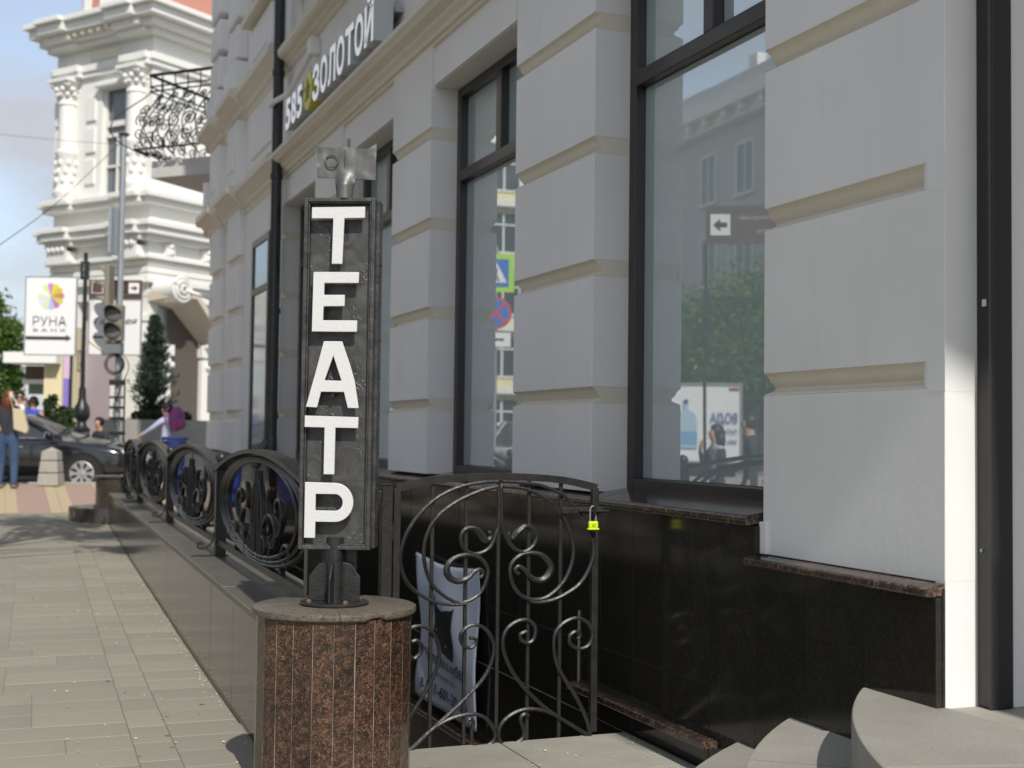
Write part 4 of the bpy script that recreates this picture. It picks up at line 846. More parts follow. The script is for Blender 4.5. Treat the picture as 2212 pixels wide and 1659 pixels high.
# bins and the cross rail at the far end of the stairwell
BLUE = flat('blue_plastic', (.018, .034, .17), .5)
for i, (d, s_, h_, z_, lb) in enumerate([(2.21, 17.95, .82, .40, 'blue plastic bin standing against the rail at the far end of the stairwell'), (2.62, 15.9, .55, .40, 'blue plastic tub hung inside the stairwell below the down pipe')]):
    q = root('blue_bin', (d, s_, z_), label=lb, cat='bin', frame=TH)
    obj('bin_body', MB().lathe([(.11,z_),(.15,z_+h_*.96)], 18, (d,s_,0)), BLUE, q, smooth=True)
    obj('bin_rim', MB().tube([(d+.16*math.cos(k*math.pi/10), s_+.16*math.sin(k*math.pi/10), z_+h_) for k in range(20)], .022, 6, closed=True), BLUE, q, smooth=True)
cr = root('cross_rail', (2.2, 17.55, .0), label='low dark iron rail with thin uprights across the far end of the stairwell', cat='railing', frame=TH)
obj('hand_rail', MB().tube(crom([(1.55,17.4,1.02),(1.9,17.4,1.08),(2.3,17.4,1.10),(2.7,17.4,1.06),(2.9,17.4,1.0)],5), .02, 6), IRON_DARK, cr)
for k in range(9): obj('upright_bar', MB().box(1.6+k*.155-.008, 1.6+k*.155+.008, 17.392, 17.408, -.1, 1.04), IRON_DARK, cr)
obj('bottom_rail', MB().box(1.55, 2.88, 17.385, 17.415, .06, .10), IRON_DARK, cr)
# round pillar and step at the far end of the low wall
FP = at(259, 1029, 18.9); fpx, fpy = FP.x, FP.y
fz = gh((Matrix.Rotation(-TH,3,'Z') @ Vector((fpx,fpy,0))).y)
fp = root('end_pillar', (fpx, fpy, fz), label='round dark granite end pillar on a wide round step past the railing', cat='pedestal')
obj('round_step', MB().lathe([(.70,fz-.05),(.70,fz+.17),(.69,fz+.185)], 40, (fpx,fpy,0)), G_CURB, fp, smooth=True)
for k in range(20):
    a0_, a1_ = 2*math.pi*k/20, 2*math.pi*(k+1)/20; r_ = .335; ri = .3
    obj('stone_strip', MB().prism([(fpx+r_*math.cos(a0_+.004), fpy+r_*math.sin(a0_+.004)),(fpx+r_*math.cos(a1_-.004), fpy+r_*math.sin(a1_-.004)),(fpx+ri*math.cos(a1_-.004), fpy+ri*math.sin(a1_-.004)),(fpx+ri*math.cos(a0_+.004), fpy+ri*math.sin(a0_+.004))], fz+.18, .63, axis='z'), G_CURB, fp)
obj('cap_stone', MB().lathe([(.35,.63),(.36,.64),(.355,.66),(.34,.668)], 40, (fpx,fpy,0)), G_CURB, fp, smooth=True)
# ------------------------------------------------------------------ ornate white corner building across the crossing
TC = math.atan2(.842, .539); CB = Matrix.Rotation(-TC, 3, 'Z') @ Vector((-9.9, 35.0, 0)); cx0, cy0 = CB.x, CB.y
cbld = root('corner_building', (cx0, cy0, .3), label='ornate sunlit white corner building with half columns and stacked cornices', cat='building', frame=TC)
def cb(name, mb, m_=WHITE_STUCCO, parent=None, **k):
    mb.v = [(p_[0]+cx0, p_[1]+cy0, p_[2]) for p_ in mb.v]; return obj(name, mb, m_, parent or cbld, **k)
cb('upper_wall', MB().box(0, 9, 0, 1.05, 6.0, 13.1).box(0, 9, 2.05, 4.0, 6.0, 13.1).box(0, 9, 1.05, 2.05, 10.9, 13.1).box(0, 9, 1.05, 2.05, 6, 7.7).box(.5, 9, 1.0, 2.1, 6, 13))
cb('ground_wall', MB().box(.35, 9, .2, 4.0, .2, 6.0).box(0, 9, 0, 4.0, 4.95, 6.0).box(0, .36, 2.9, 4.0, .2, 5).box(0, .36, 0, .9, .2, 5))
def wrap(name, z0, z1, e, m_=WHITE_STUCCO, bevel=.02, ressaut=True):
    b = MB().prism([(-e,-e),(9,-e),(9,.2),(.2,.2),(.2,4.0+e*.6),(-e,4.0+e*.6)], z0, z1, axis='z')
    if ressaut:
        for y_ in (.05, 2.85): b.prism([(-e-.16,y_-.1),(-e+.02,y_-.1),(-e+.02,y_+1.0),(-e-.16,y_+1.0)], z0+.002, z1-.002, axis='z')
    return cb(name, b, m_, bevel=bevel)
for i, (z0, z1, e) in enumerate([(12.75,12.9,.85),(12.5,12.75,.70),(12.3,12.5,.45),(12.15,12.3,.25),(11.45,11.65,.16),(11.3,11.45,.10),
                                 (7.65,7.8,.42),(7.5,7.65,.28),(6.85,7.0,.5),(6.65,6.85,.40),(6.5,6.65,.2),(6.0,6.12,.2),(5.35,5.42,.14)]): wrap('cornice', z0, z1, e)
for k in range(3): wrap('stone_course', 5.44+.19*k, 5.44+.19*k+.165, .07, ressaut=False)
for k in range(12): cb('dentil', MB().box(-.62, -.3, .15+.33*k, .30+.33*k, 12.36, 12.5), PLASTER_TRIM_BOUNCE)
for y_ in (1.25,):
    cb('frieze_panel', MB().box(-.04, .02, y_, y_+1.3, 11.75, 12.05), PLASTER_TRIM_BOUNCE, bevel=.03)
wn = cb('window', MB().box(.12, .2, 1.05, 1.13, 7.7, 10.9).box(.12, .2, 1.97, 2.05, 7.7, 10.9).box(.12, .2, 1.13, 1.97, 9.85, 10.0).box(.12, .2, 1.13, 1.97, 9.55, 9.65).box(.14, .2, 1.50, 1.56, 7.7, 9.55).box(.14, .2, 1.13, 1.97, 8.7, 8.76))
cb('pane', MB().box(.21, .23, 1.13, 1.97, 7.7, 10.9), GLASS_GREY, wn)
cb('curtain', MB().prism([(1.2+.03*k, .0) for k in range(1)] + [(1.15,10.0),(1.45,10.0),(1.3,10.9),(1.15,10.9)][0:4], .24, .25, axis='x') if False else MB().box(.235, .25, 1.16, 1.40, 9.9, 10.9).box(.235,.25,1.7,1.9,8,9.5), WHITE_BOARD, wn)
cb('window_hood', MB().box(-.22, .05, .95, 2.15, 10.92, 11.06), bevel=.03)
def column(y_):
    c = (-.10, y_, 0); r_ = .27
    o = cb('half_column', MB().lathe([(.33,7.82),(.33,7.92),(.38,7.98),(.38,8.08),(.32,8.14),(.30,8.25),(.30,9.1),(.33,9.14),(.33,9.24),(.27,9.3),(.25,10.55),(.28,10.58),(.28,10.66),(.25,10.7),(.26,10.8)], 20, c), smooth=True)
    cap = MB().lathe([(.25,10.7),(.27,10.9),(.34,11.12),(.40,11.2)], 16, c)
    for rr_, z_, n_, q_ in [(.30,10.86,10,.075),(.34,11.0,8,.085),(.40,11.14,4,.11)]:
        for k in range(n_):
            a_ = 2*math.pi*(k+.5*(n_ == 8))/n_+math.pi/4; cap.ball((c[0]+rr_*math.cos(a_), c[1]+rr_*math.sin(a_), z_), q_, 5)
    cap.box(c[0]-.42, c[0]+.42, c[1]-.42, c[1]+.42, 11.2, 11.3)
    cb('capital', cap, WHITE_STUCCO, o, smooth=True, ang=60)
    orn = MB()
    for k in range(8):
        a_ = 2*math.pi*k/8
        for z_ in (8.4,8.65,8.9): orn.ball((c[0]+.30*math.cos(a_+z_), c[1]+.30*math.sin(a_+z_), z_), .07, 5, (1,1,1.4))
    cb('ornament_ring', orn, WHITE_STUCCO, o, smooth=True, ang=60)
column(.5); column(3.35)
for y_ in (1.02-.42, 2.25, 3.62):
    for z_ in (8.25, 9.15, 10.05): cb('rustic_block', MB().box(-.06, .02, y_, y_+.4, z_, z_+.72), bevel=.03)
for y_ in (.05, 2.9):
    b = MB()
    for k in range(4): b.ball((-.36, y_+.18+.2*k, 6.42), .11, 6)
    b.box(-.36, .0, y_+.05, y_+.9, 6.1, 6.36); cb('bracket', b, WHITE_STUCCO, smooth=True, ang=40)
for x_ in (.5, 1.9, 3.1):
    b = MB().box(x_, x_+.3, -.16, 0, 6.14, 6.48)
    for k in range(2): b.ball((x_+.15, -.15, 6.22+.18*k), .10, 6)
    cb('corbel', b, WHITE_STUCCO, smooth=True, ang=40)
# ground floor: side pilasters, recessed doorway, slanting soffit with a volute on the right face
for y_ in (.0, 2.95): cb('pilaster', MB().box(-.14, .02, y_, y_+.8, .3, 4.3).box(-.2, .02, y_-.05, y_+.85, 4.3, 4.5).box(-.2, .02, y_-.05, y_+.85, .3, .9), bevel=.02)
LILAC = flat('lilac_shade', (.40, .34, .36), .7)  # purplish shade of the ground floor recess is put into this lilac
cb('doorway', MB().box(.33, .36, .95, 2.85, .3, 4.6), LILAC)
cb('poster_panel', MB().box(.24, .32, 1.1, 1.7, .8, 2.6), WHITE_BOARD)
cb('right_pilaster', MB().box(0, .75, -.16, .02, .3, 3.4).box(-.06, .82, -.22, .02, 3.4, 3.7).box(1.9, 2.9, -.16, .02, .3, 3.4).box(1.85, 2.95, -.22, .02, 3.4, 3.7), bevel=.02)
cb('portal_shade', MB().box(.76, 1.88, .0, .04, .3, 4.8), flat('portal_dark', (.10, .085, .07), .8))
cb('slanting_soffit', MB().prism([(-.1,5.0),(.7,5.0),(1.95,3.75),(1.5,3.72)], -1.15, -.02, axis='y') if False else MB().add([(.12,-.9,4.95),(.95,-.9,4.95),(1.95,-.9,3.85),(1.95,-.02,3.75),(.85,-.02,4.7),(.0,-.02,4.85),(.12,-.9,5.1),(1.0,-.9,5.1),(2.05,-.9,3.98),(2.05,-.02,3.98),(1.0,-.02,5.0),(.0,-.02,5.1)],
   [(0,1,4,5),(1,2,3,4),(6,7,1,0),(7,8,2,1),(6,11,10,7),(7,10,9,8),(8,9,3,2),(0,5,11,6)]), flat('soffit_stone', (.55,.49,.40), .8))
vol = MB()
for rr_, e_ in [(.32,0),(.22,.04),(.10,.08)]: vol.tube([(.35+rr_*math.cos(k*math.pi/12), -.95-e_, 5.15+rr_*math.sin(k*math.pi/12)) for k in range(24)], .05, 6, closed=True)
vol.prism([(.35+.32*math.cos(k*math.pi/12), 5.15+.32*math.sin(k*math.pi/12)) for k in range(24)], -.95, -.1)
cb('volute', vol, WHITE_STUCCO, smooth=True, ang=40)
for x_ in (.1, 2.0):
    b = MB()
    for k in range(5): b.ball((x_+.1+.13*k, -.2, 3.15+.08*(k % 2)), .10, 5)
    b.prism([(x_+.1,2.85),(x_+.6,2.85),(x_+.35,2.55)], -.24, -.16); cb('capital_ornament', b, WHITE_STUCCO, smooth=True, ang=50)
cb('rain_pipe', MB().tube([(2.35,-.3,12.3),(2.35,-.3,11.2),(2.25,-.28,10.9),(2.25,-.28,3.8)], .09, 10), smooth=True)
cb('pipe_funnel', MB().lathe([(.1,11.2),(.22,11.5),(.22,11.75)], 12, (2.35,-.3,0)), WHITE_STUCCO, smooth=True)
at_ = cb('attic', MB().box(.5, 9, .5, 3.6, 12.9, 16.5), RED_WALL)
cb('attic_panel', MB().box(.46, .52, .7, .95, 12.95, 16).box(.46, .52, 3.2, 3.5, 12.95, 16).box(.46,.52,1.4,2.8,13.2,15.8), WHITE_STUCCO, at_)
cb('side_wing', MB().box(3.5, 9, 4.0, 8.0, .3, 9.6), LILAC)

# wrought iron balcony on the cut corner of the near building
TB = R(90-23.4)                                         # local x runs away along the cut face, local y points out to the street side
bp = at(325, 163, 21.0); BL = Matrix.Rotation(-TB, 3, 'Z') @ Vector((bp.x, bp.y, 0)); bx0, by0 = BL.x, BL.y
bal = root('iron_balcony', (bx0+1.2, by0-.7, 5.55), label='bow fronted black iron balcony with scrolls on a concrete slab high on the corner', cat='balcony', frame=TB)
BW, BD = 2.6, 1.75; zt = bp.z; zb_ = 5.78
def bb(name, mb, m_=IRON_DARK, parent=None, **k):
    mb.v = [(p_[0]+bx0, p_[1]+by0, p_[2]) for p_ in mb.v]; return obj(name, mb, m_, parent or bal, **k)
bb('slab', MB().box(-.05, BW, -BD, -.10, 5.42, 5.70), mat('balcony_concrete', (.56,.55,.53), .8, ns=4, na=.2), bevel=.01)
bb('slab_bracket', MB().box(.45, .75, -BD, -.9, 5.2, 5.47).box(1.8, 2.1, -BD, -.9, 5.2, 5.47), PLASTER)
def bow(v):    # outward bulge at height fraction v
    v = min(1, max(0, v)); return -.02 + .46*math.sin(math.pi*v**.72)**1.2
for v_, w_ in [(1.0,.028),(.86,.014),(.80,.014),(.08,.016)]:
    z_ = zb_+(zt-zb_)*v_; e_ = bow(v_*.92) if v_ < .8 else 0
    if v_ >= .8: e_ = 0
    bb('rail', MB().tube([(0-e_,-BD,z_),(0-e_,e_,z_),(BW,e_,z_)], w_, 6))
def rib(pt):    # pt(v,e)->point for a bowed bar
    return crom([pt(v_, bow(v_/.8*1.0)) for v_ in (0,.12,.25,.38,.5,.62,.72,.8)], 3) + [Vector(pt(1.0, 0))]
nb = 9
for k in range(nb+1):
    x_ = BW*k/nb; bb('bowed_bar', MB().tube(rib(lambda v_, e_: (x_ - (e_ if k == 0 else 0), e_*.95 if True else 0, zb_+(zt-zb_)*v_)), .011, 5))
for k in range(1, 7):
    y_ = -BD*k/7; bb('bowed_bar', MB().tube(rib(lambda v_, e_: (-e_, y_, zb_+(zt-zb_)*v_)), .011, 5))
def spiral(c, r_, turns, sg=1, ph=0, n=22):
    return [(c[0]+sg*r_*(1-.85*i/n)*math.cos(ph+turns*6.283*i/n), c[1]+r_*(1-.85*i/n)*math.sin(ph+turns*6.283*i/n)) for i in range(n+1)]
rg = random.Random(5)
for face, ln in (('front', BW), ('side', BD)):
    for i in range(int(ln/.29)):
        for j, v_ in enumerate((.14,.34,.53,.70)):
            r_ = (.12,.13,.11,.08)[j]; u_ = .16+i*.29+(.1 if j % 2 else 0); q = []
            for (a_, b_) in spiral((0,0), r_, 1.6, 1 if (i+j) % 2 else -1, rg.uniform(0,6)):
                vv_ = v_ + b_/(zt-zb_); e_ = bow(vv_/.8); uu = u_+a_
                q.append((uu, e_, zb_+(zt-zb_)*vv_) if face == 'front' else (-e_, -uu, zb_+(zt-zb_)*vv_))
            bb('scroll', MB().tube(q, .012, 4))

# ------------------------------------------------------------------ street furniture by the crossing
def thing_at(px, Y, gz, name, label, cat, group=None, rz=0):
    p_ = at(px, 931, Y); return root(name, (p_.x, p_.y, gz), rotz=rz, label=label, cat=cat, group=group), p_.x, p_.y
RZ = .20                                                # road level
mpx = lambda Y: Y/FPX
# lamp post with the two boards
LY_ = 26.75
lp, lx, ly = thing_at(176, LY_, .33, 'lamp_post', 'black lamp post with a turned cast iron foot beside the parked car', 'lamp post')
def zpx(y, Y, x=200): return at(x, y, Y).z
obj('shaft', MB().lathe([(.05,2.2),(.045,3.0),(.042,5.0)], 14, (lx,ly,0)), IRON_DARK, lp, smooth=True)
obj('foot', MB().lathe([(.17,.33),(.17,.50),(.15,.55),(.14,1.25),(.165,1.28),(.165,1.36),(.10,1.42),(.09,1.5),(.15,1.58),(.165,1.68),(.15,1.8),(.09,1.9),(.075,2.0),(.07,2.2)], 18, (lx,ly,0)), IRON_DARK, lp, smooth=True)
obj('warning_plate', MB().box(lx-.10, lx+.08, ly-.03, ly+.02, zpx(604,LY_), zpx(565,LY_)), IRON_DARK, lp)
obj('mark', MB().box(lx-.03, lx+.0, ly-.034, ly-.031, zpx(588,LY_), zpx(570,LY_)).box(lx-.03, lx+.0, ly-.034, ly-.031, zpx(597,LY_), zpx(592,LY_)), WHITE_BOARD, lp)
tx = text_mb('РОСТОВ', .11, .001, .002); tx.v = [(lx-.052+ (p_[2]-.04)*1.0 if False else lx-.02+p_[2]*-1, ly-.075, 2.75+p_[0]) for p_ in tx.v]; obj('post_print', tx, WHITE_BOARD, lp)
def board(x0, x1, y0, y1, Y, name, label, th=.05):
    a_, b_ = at(x0, y1, Y), at(x1, y0, Y); q = root(name, ((a_.x+b_.x)/2, Y, a_.z), label=label, cat='sign board'); obj('panel', MB().box(a_.x, b_.x, Y, Y+th, a_.z, b_.z), WHITE_BOARD, q, bevel=.006)
    obj('edge_frame', MB().box(a_.x-.02, a_.x, Y-.006, Y+th+.004, a_.z-.02, b_.z+.02).box(b_.x, b_.x+.02, Y-.006, Y+th+.004, a_.z-.02, b_.z+.02).box(a_.x, b_.x, Y-.006, Y+th+.004, b_.z, b_.z+.02).box(a_.x, b_.x, Y-.006, Y+th+.004, a_.z-.02, a_.z), GALV, q)
    return q, a_, b_
q, a_, b_ = board(53, 165, 600, 765, 26.9, 'advert_board', 'white advertising board reading РУНА with a rainbow petal wheel')
cxb = (a_.x+b_.x)/2; cz_ = zpx(640, 26.9, 108)
cols = [(.75,.62,.03),(.62,.50,.05),(.55,.22,.18),(.62,.60,.10),(.50,.18,.45),(.45,.50,.75),(.65,.75,.45),(.70,.72,.85),(.72,.76,.50),(.85,.85,.86),(.70,.76,.30),(.55,.25,.58)]
for k in range(12):
    a0_ = math.pi*.35 - k*math.pi/6; pts = [(0,0)] + [(.275*math.cos(a0_+t_)*(1 if abs(t_) < .2 else .9), .275*math.sin(a0_+t_)*(1 if abs(t_) < .2 else .9)) for t_ in (-.25,-.12,0,.12,.25)]
    obj('petal', MB().prism([(cxb+x_, cz_+z_) for x_, z_ in pts], 26.894, 26.897), flat('petal_%d' % k, cols[k], .6), q)
def print_text(body, x, y, Y, h_, m_, parent, bold=0, spacing=1.0, width=None, off=.008, shear=0):
    t_ = text_mb(body, 1.0, .001, bold, spacing=spacing, shear=shear); zc_ = max(p_[2] for p_ in t_.v); x0, x1 = min(p_[0] for p_ in t_.v), max(p_[0] for p_ in t_.v); p0 = at(x, y, Y); s_ = h_/zc_; sx_ = (width/(x1-x0)) if width else s_
    t_.v = [(p0.x+(p_[0]-(x0+x1)/2)*sx_, Y-off, p0.z+p_[2]*s_) for p_ in t_.v]; return obj('print', t_, m_, parent)
print_text('РУНА', 107, 704, 26.9, .20, GREYTXT, q, bold=-.012, width=.69); print_text('БАНК', 107, 716, 26.9, .055, flat('pale_print', (.68,.68,.68), .6), q, width=.68, spacing=1.5)
ar = MB(); x0, x1 = at(55,730,26.9).x, at(143,730,26.9).x; z_ = zpx(730,26.9,100); ar.box(x0, x1, 26.892, 26.897, z_-.035, z_+.035).prism([(x1,z_-.07),(x1+.11,z_),(x1,z_+.07)], 26.892, 26.897); obj('arrow', ar, DARKTXT, q)
print_text('Соборный, 36 / ул. Темерницкая', 100, 731.5, 26.89, .03, GREYTXT, q, width=.7)
q, a_, b_ = board(191, 305, 618, 765, 26.98, 'advert_board', 'white advertising board with faint script and tan swooshes beside the traffic light')
print_text('Галерея', 250, 700, 26.98, .14, flat('tan_print', (.5,.42,.30), .6), q, width=.9, shear=.3)
for (u0, u1, v0, v1) in [(200,223,726,730)]: obj('rule', MB().box(at(u0,v1,26.98).x, at(u1,v0,26.98).x, 26.972, 26.977, zpx(v1,26.98), zpx(v0,26.98)), DARKTXT, q)
obj('swoosh', MB().tube(crom([(a_.x+.01,26.972,a_.z+.28),(a_.x+.15,26.972,a_.z+.17),(a_.x+.33,26.972,a_.z+.03)],4), .014, 4).tube(crom([(a_.x+.05,26.972,b_.z-.18),(a_.x+.4,26.972,b_.z-.27),(b_.x-.1,26.972,b_.z-.2)],4), .02, 4), flat('tan_swoosh', (.66,.50,.25), .6), q)
q = root('direction_sign', (at(248,640,26.9).x, 26.9, zpx(640,26.9)), label='brown direction sign with a white arrow square above the boards', cat='sign')
x0, x1, z0, z1 = at(192,620,26.9).x, at(306,620,26.9).x, zpx(639,26.9), zpx(604,26.9)
obj('plate', MB().box(x0, x1, 26.9, 26.93, z0, z1), BROWN_SIGN, q); 
obj('icon', MB().box(x0+.06, x0+.30, 26.894, 26.899, z0+.05, z1-.04), WHITE_BOARD, q); obj('icon_fill', MB().box(x0+.075, x0+.285, 26.890, 26.893, z0+.065, z1-.055), BROWN_SIGN, q)
obj('arrow_square', MB().box(x1-.27, x1-.05, 26.894, 26.899, z0+.06, z1-.06), WHITE_BOARD, q); zc_ = (z0+z1)/2
obj('arrow', MB().box(x1-.22, x1-.14, 26.889, 26.893, zc_-.02, zc_+.02).prism([(x1-.15,zc_-.06),(x1-.08,zc_),(x1-.15,zc_+.06)], 26.889, 26.893), BROWN_SIGN, q)
for k, tx_ in enumerate(('Музей', 'Театр', 'Парк')): print_text(tx_, 263, 614+k*9, 26.9, .055, WHITE_BOARD, q, width=.30)
# signal pole
TY = 26.25
tl, tx_, ty_ = thing_at(252, TY, .33, 'traffic_light', 'tall galvanised traffic light pole with two unlit lenses and coiled cable', 'traffic light')
obj('pole', MB().tube([(tx_,ty_,.33),(tx_,ty_,zpx(292,TY))], .062, 14), GALV, tl, smooth=True)
obj('pole_cap', MB().lathe([(.11,0),(.11,.04),(.02,.07)], 14, (tx_,ty_,zpx(292,TY))), IRON_DARK, tl)
hx0, hx1 = at(236,700,TY).x, at(273,700,TY).x; hz0, hz1 = zpx(738,TY), zpx(660,TY); hm = (hx0+hx1)/2
hs = obj('signal_head', MB().box(hx0, hx1, TY-.32, TY-.08, hz0, hz1), TL_GREY, tl, bevel=.02)
for yc in (681, 718):
    zc_ = zpx(yc, TY); obj('lens', MB().lathe([(.165,0),(.15,.02),(.10,.045),(.0,.055)], 24).xf(Matrix.Translation((hm,TY-.325,zc_)) @ Matrix.Rotation(math.pi/2,4,'X')), LENS, hs, smooth=True)
    v = []; n_ = 20; hb = MB()
    for k in range(n_+1):
        a0_ = math.pi*(-.12+1.24*k/n_); v += [(hm+.175*math.cos(a0_), TY-.32, zc_+.175*math.sin(a0_)), (hm+.175*math.cos(a0_), TY-.32-.26*max(.15, math.sin(max(0,a0_)) if a0_ < math.pi else .15), zc_+.172*math.sin(a0_))]
    hb.add(v, [(2*k, 2*k+1, 2*k+3, 2*k+2) for k in range(n_)]); ho = obj('visor', hb, TL_GREY, hs, smooth=True); so = ho.modifiers.new('thickness','SOLIDIFY'); so.thickness = .012
obj('control_box', MB().box(hx0+.02, hx1-.03, TY-.25, TY-.02, zpx(764,TY), zpx(740,TY)), flat('grey_box', (.16,.17,.18), .6), tl)
# side-on three lamp head
sx0 = at(231,640,TY).x; sh_ = obj('side_signal_head', MB().box(sx0, sx0+.10, TY-.2, TY+.18, zpx(672,TY), zpx(573,TY)), TL_GREY, tl, bevel=.02)
for yc in (588, 621, 653):
    zc_ = zpx(yc, TY); b = MB(); n_ = 14; v = []
    for k in range(n_+1):
        a0_ = math.pi*(-.1+1.2*k/n_); v += [(sx0, TY+.15*math.cos(a0_), zc_+.15*math.sin(a0_)), (sx0-.24*max(.1, math.sin(a0_)), TY+.15*math.cos(a0_), zc_+.145*math.sin(a0_)-.02)]
    b.add(v, [(2*k, 2*k+1, 2*k+3, 2*k+2) for k in range(n_)]); ho = obj('visor', b, TL_GREY, sh_, smooth=True); so = ho.modifiers.new('thickness','SOLIDIFY'); so.thickness = .012
obj('sign_plate', MB().box(at(243,500,TY).x, at(247,500,TY).x+.02, TY-.28, TY+.28, zpx(548,TY), zpx(450,TY)), GALV, tl)
cbl = MB(); rg = random.Random(2)
for k in range(6):
    rr_ = .17+rg.uniform(-.02,.03); cbl.tube([(tx_-.03+rr_*math.cos(t_*.349)*(1), TY-.14-.01*k, zpx(787,TY)+rr_*1.05*math.sin(t_*.349)) for t_ in range(18)], .012, 5, closed=True)
obj('cable_coil', cbl, BLACKM, tl)
obj('hanging_cable', MB().tube(crom([(tx_+.08,TY-.1,zpx(760,TY)),(tx_+.25,TY-.12,zpx(790,TY)),(tx_+.12,TY-.1,zpx(830,TY)),(tx_-.05,TY-.1,zpx(880,TY)),(tx_+.03,TY-.1,zpx(935,TY))],5), .010, 5), BLACKM, tl)
for yc, hgt in ((826,12),(858,5),(880,6),(903,6),(935,8)):
    obj('cable_rung', MB().box(at(245,yc,TY).x-.05, at(274,yc,TY).x, TY-.13, TY-.10, zpx(yc+hgt/2,TY), zpx(yc-hgt/2,TY)), BLACKM, tl, bevel=.01)
obj('rung_post', MB().box(at(273,850,TY).x-.015, at(273,850,TY).x+.015, TY-.14, TY-.11, .33, zpx(818,TY)), BLACKM, tl)
obj('overhead_wire', MB().tube(crom([(tx_,TY,zpx(300,TY)),at(120,440,22),at(-60,570,18)],8), .006, 4), BLACKM, tl)
obj('overhead_wire', MB().tube(crom([(tx_,TY,zpx(312,TY)),at(100,300,30),at(-80,282,34)],8), .006, 4), BLACKM, tl)

# stone bollard
bo, bx_, by_ = thing_at(113, 23.0, gh(24.3), 'stone_bollard', 'tapered pale stone bollard in three tiers at the kerb before the car', 'bollard')
gz = gh(24.3)
for z0, z1, w0, w1 in [(0,.215,.188,.168),(.23,.43,.166,.15),(.445,.60,.148,.135)]:
    b = MB(); vs = [(sx_*w_, sy_*w_, gz+z_) for z_, w_ in ((z0,w0),(z1,w1)) for sx_, sy_ in ((-1,-1),(1,-1),(1,1),(-1,1))]; b.add([(bx_+p_[0], by_+p_[1], p_[2]) for p_ in vs], [(0,3,2,1),(4,5,6,7),(0,1,5,4),(1,2,6,5),(2,3,7,6),(3,0,4,7)]); obj('tier', b, CONCRETE, bo, bevel=.012)
b = MB().add([(bx_-.135,by_-.135,gz+.60),(bx_+.135,by_-.135,gz+.60),(bx_+.135,by_+.135,gz+.60),(bx_-.135,by_+.135,gz+.60),(bx_,by_,gz+.68)], [(0,1,4),(1,2,4),(2,3,4),(3,0,4),(3,2,1,0)]); obj('cap', b, CONCRETE, bo, bevel=.01)
obj('tier_joint', MB().box(bx_-.13, bx_+.13, by_-.13, by_+.13, gz, gz+.6), flat('joint_dark', (.10,.09,.08), .9), bo)

# ------------------------------------------------------------------ cars
TYRE = flat('tyre_rubber', (.018,.018,.018), .8); ALLOY = flat('alloy_rim', (.62,.63,.64), .35, metal=.6); CHROME = flat('chrome', (.75,.76,.78), .15, metal=1)
def wheel(parent, c, r_, side):
    M = Matrix.Translation(c) @ Matrix.Rotation(math.pi/2*side, 4, 'X')
    w_ = obj('wheel', MB().lathe([(r_*.70,-.10),(r_*.94,-.105),(r_,-.07),(r_,.07),(r_*.94,.105),(r_*.70,.10)], 36, caps=False).xf(M), TYRE, parent, smooth=True, local=True)
    rim = MB().lathe([(r_*.71,.02),(r_*.71,.098),(r_*.66,.104),(r_*.64,.07)], 36, caps=False)
    rim.lathe([(r_*.64,.03),(.02,.03)], 24, caps=False, mi=1)
    for k in range(8):
        a_ = k*math.pi/4; ca_, sa_ = math.cos(a_), math.sin(a_)
        def P(rr_, t_, z_): return (rr_*ca_-t_*sa_, rr_*sa_+t_*ca_, z_)
        w0, w1 = r_*.10, r_*.20
        rim.add([P(r_*.13,-w0,.085),P(r_*.13,w0,.085),P(r_*.4,w0*.75,.09),P(r_*.66,w1,.10),P(r_*.66,-w1,.10),P(r_*.4,-w0*.75,.09)], [(0,1,2,3,4,5)])
    rim.lathe([(r_*.17,.07),(r_*.16,.10),(.0,.105)], 16, caps=False)
    obj('rim', rim.xf(M), [ALLOY, BLACKM], w_, smooth=True, local=True, ang=30)
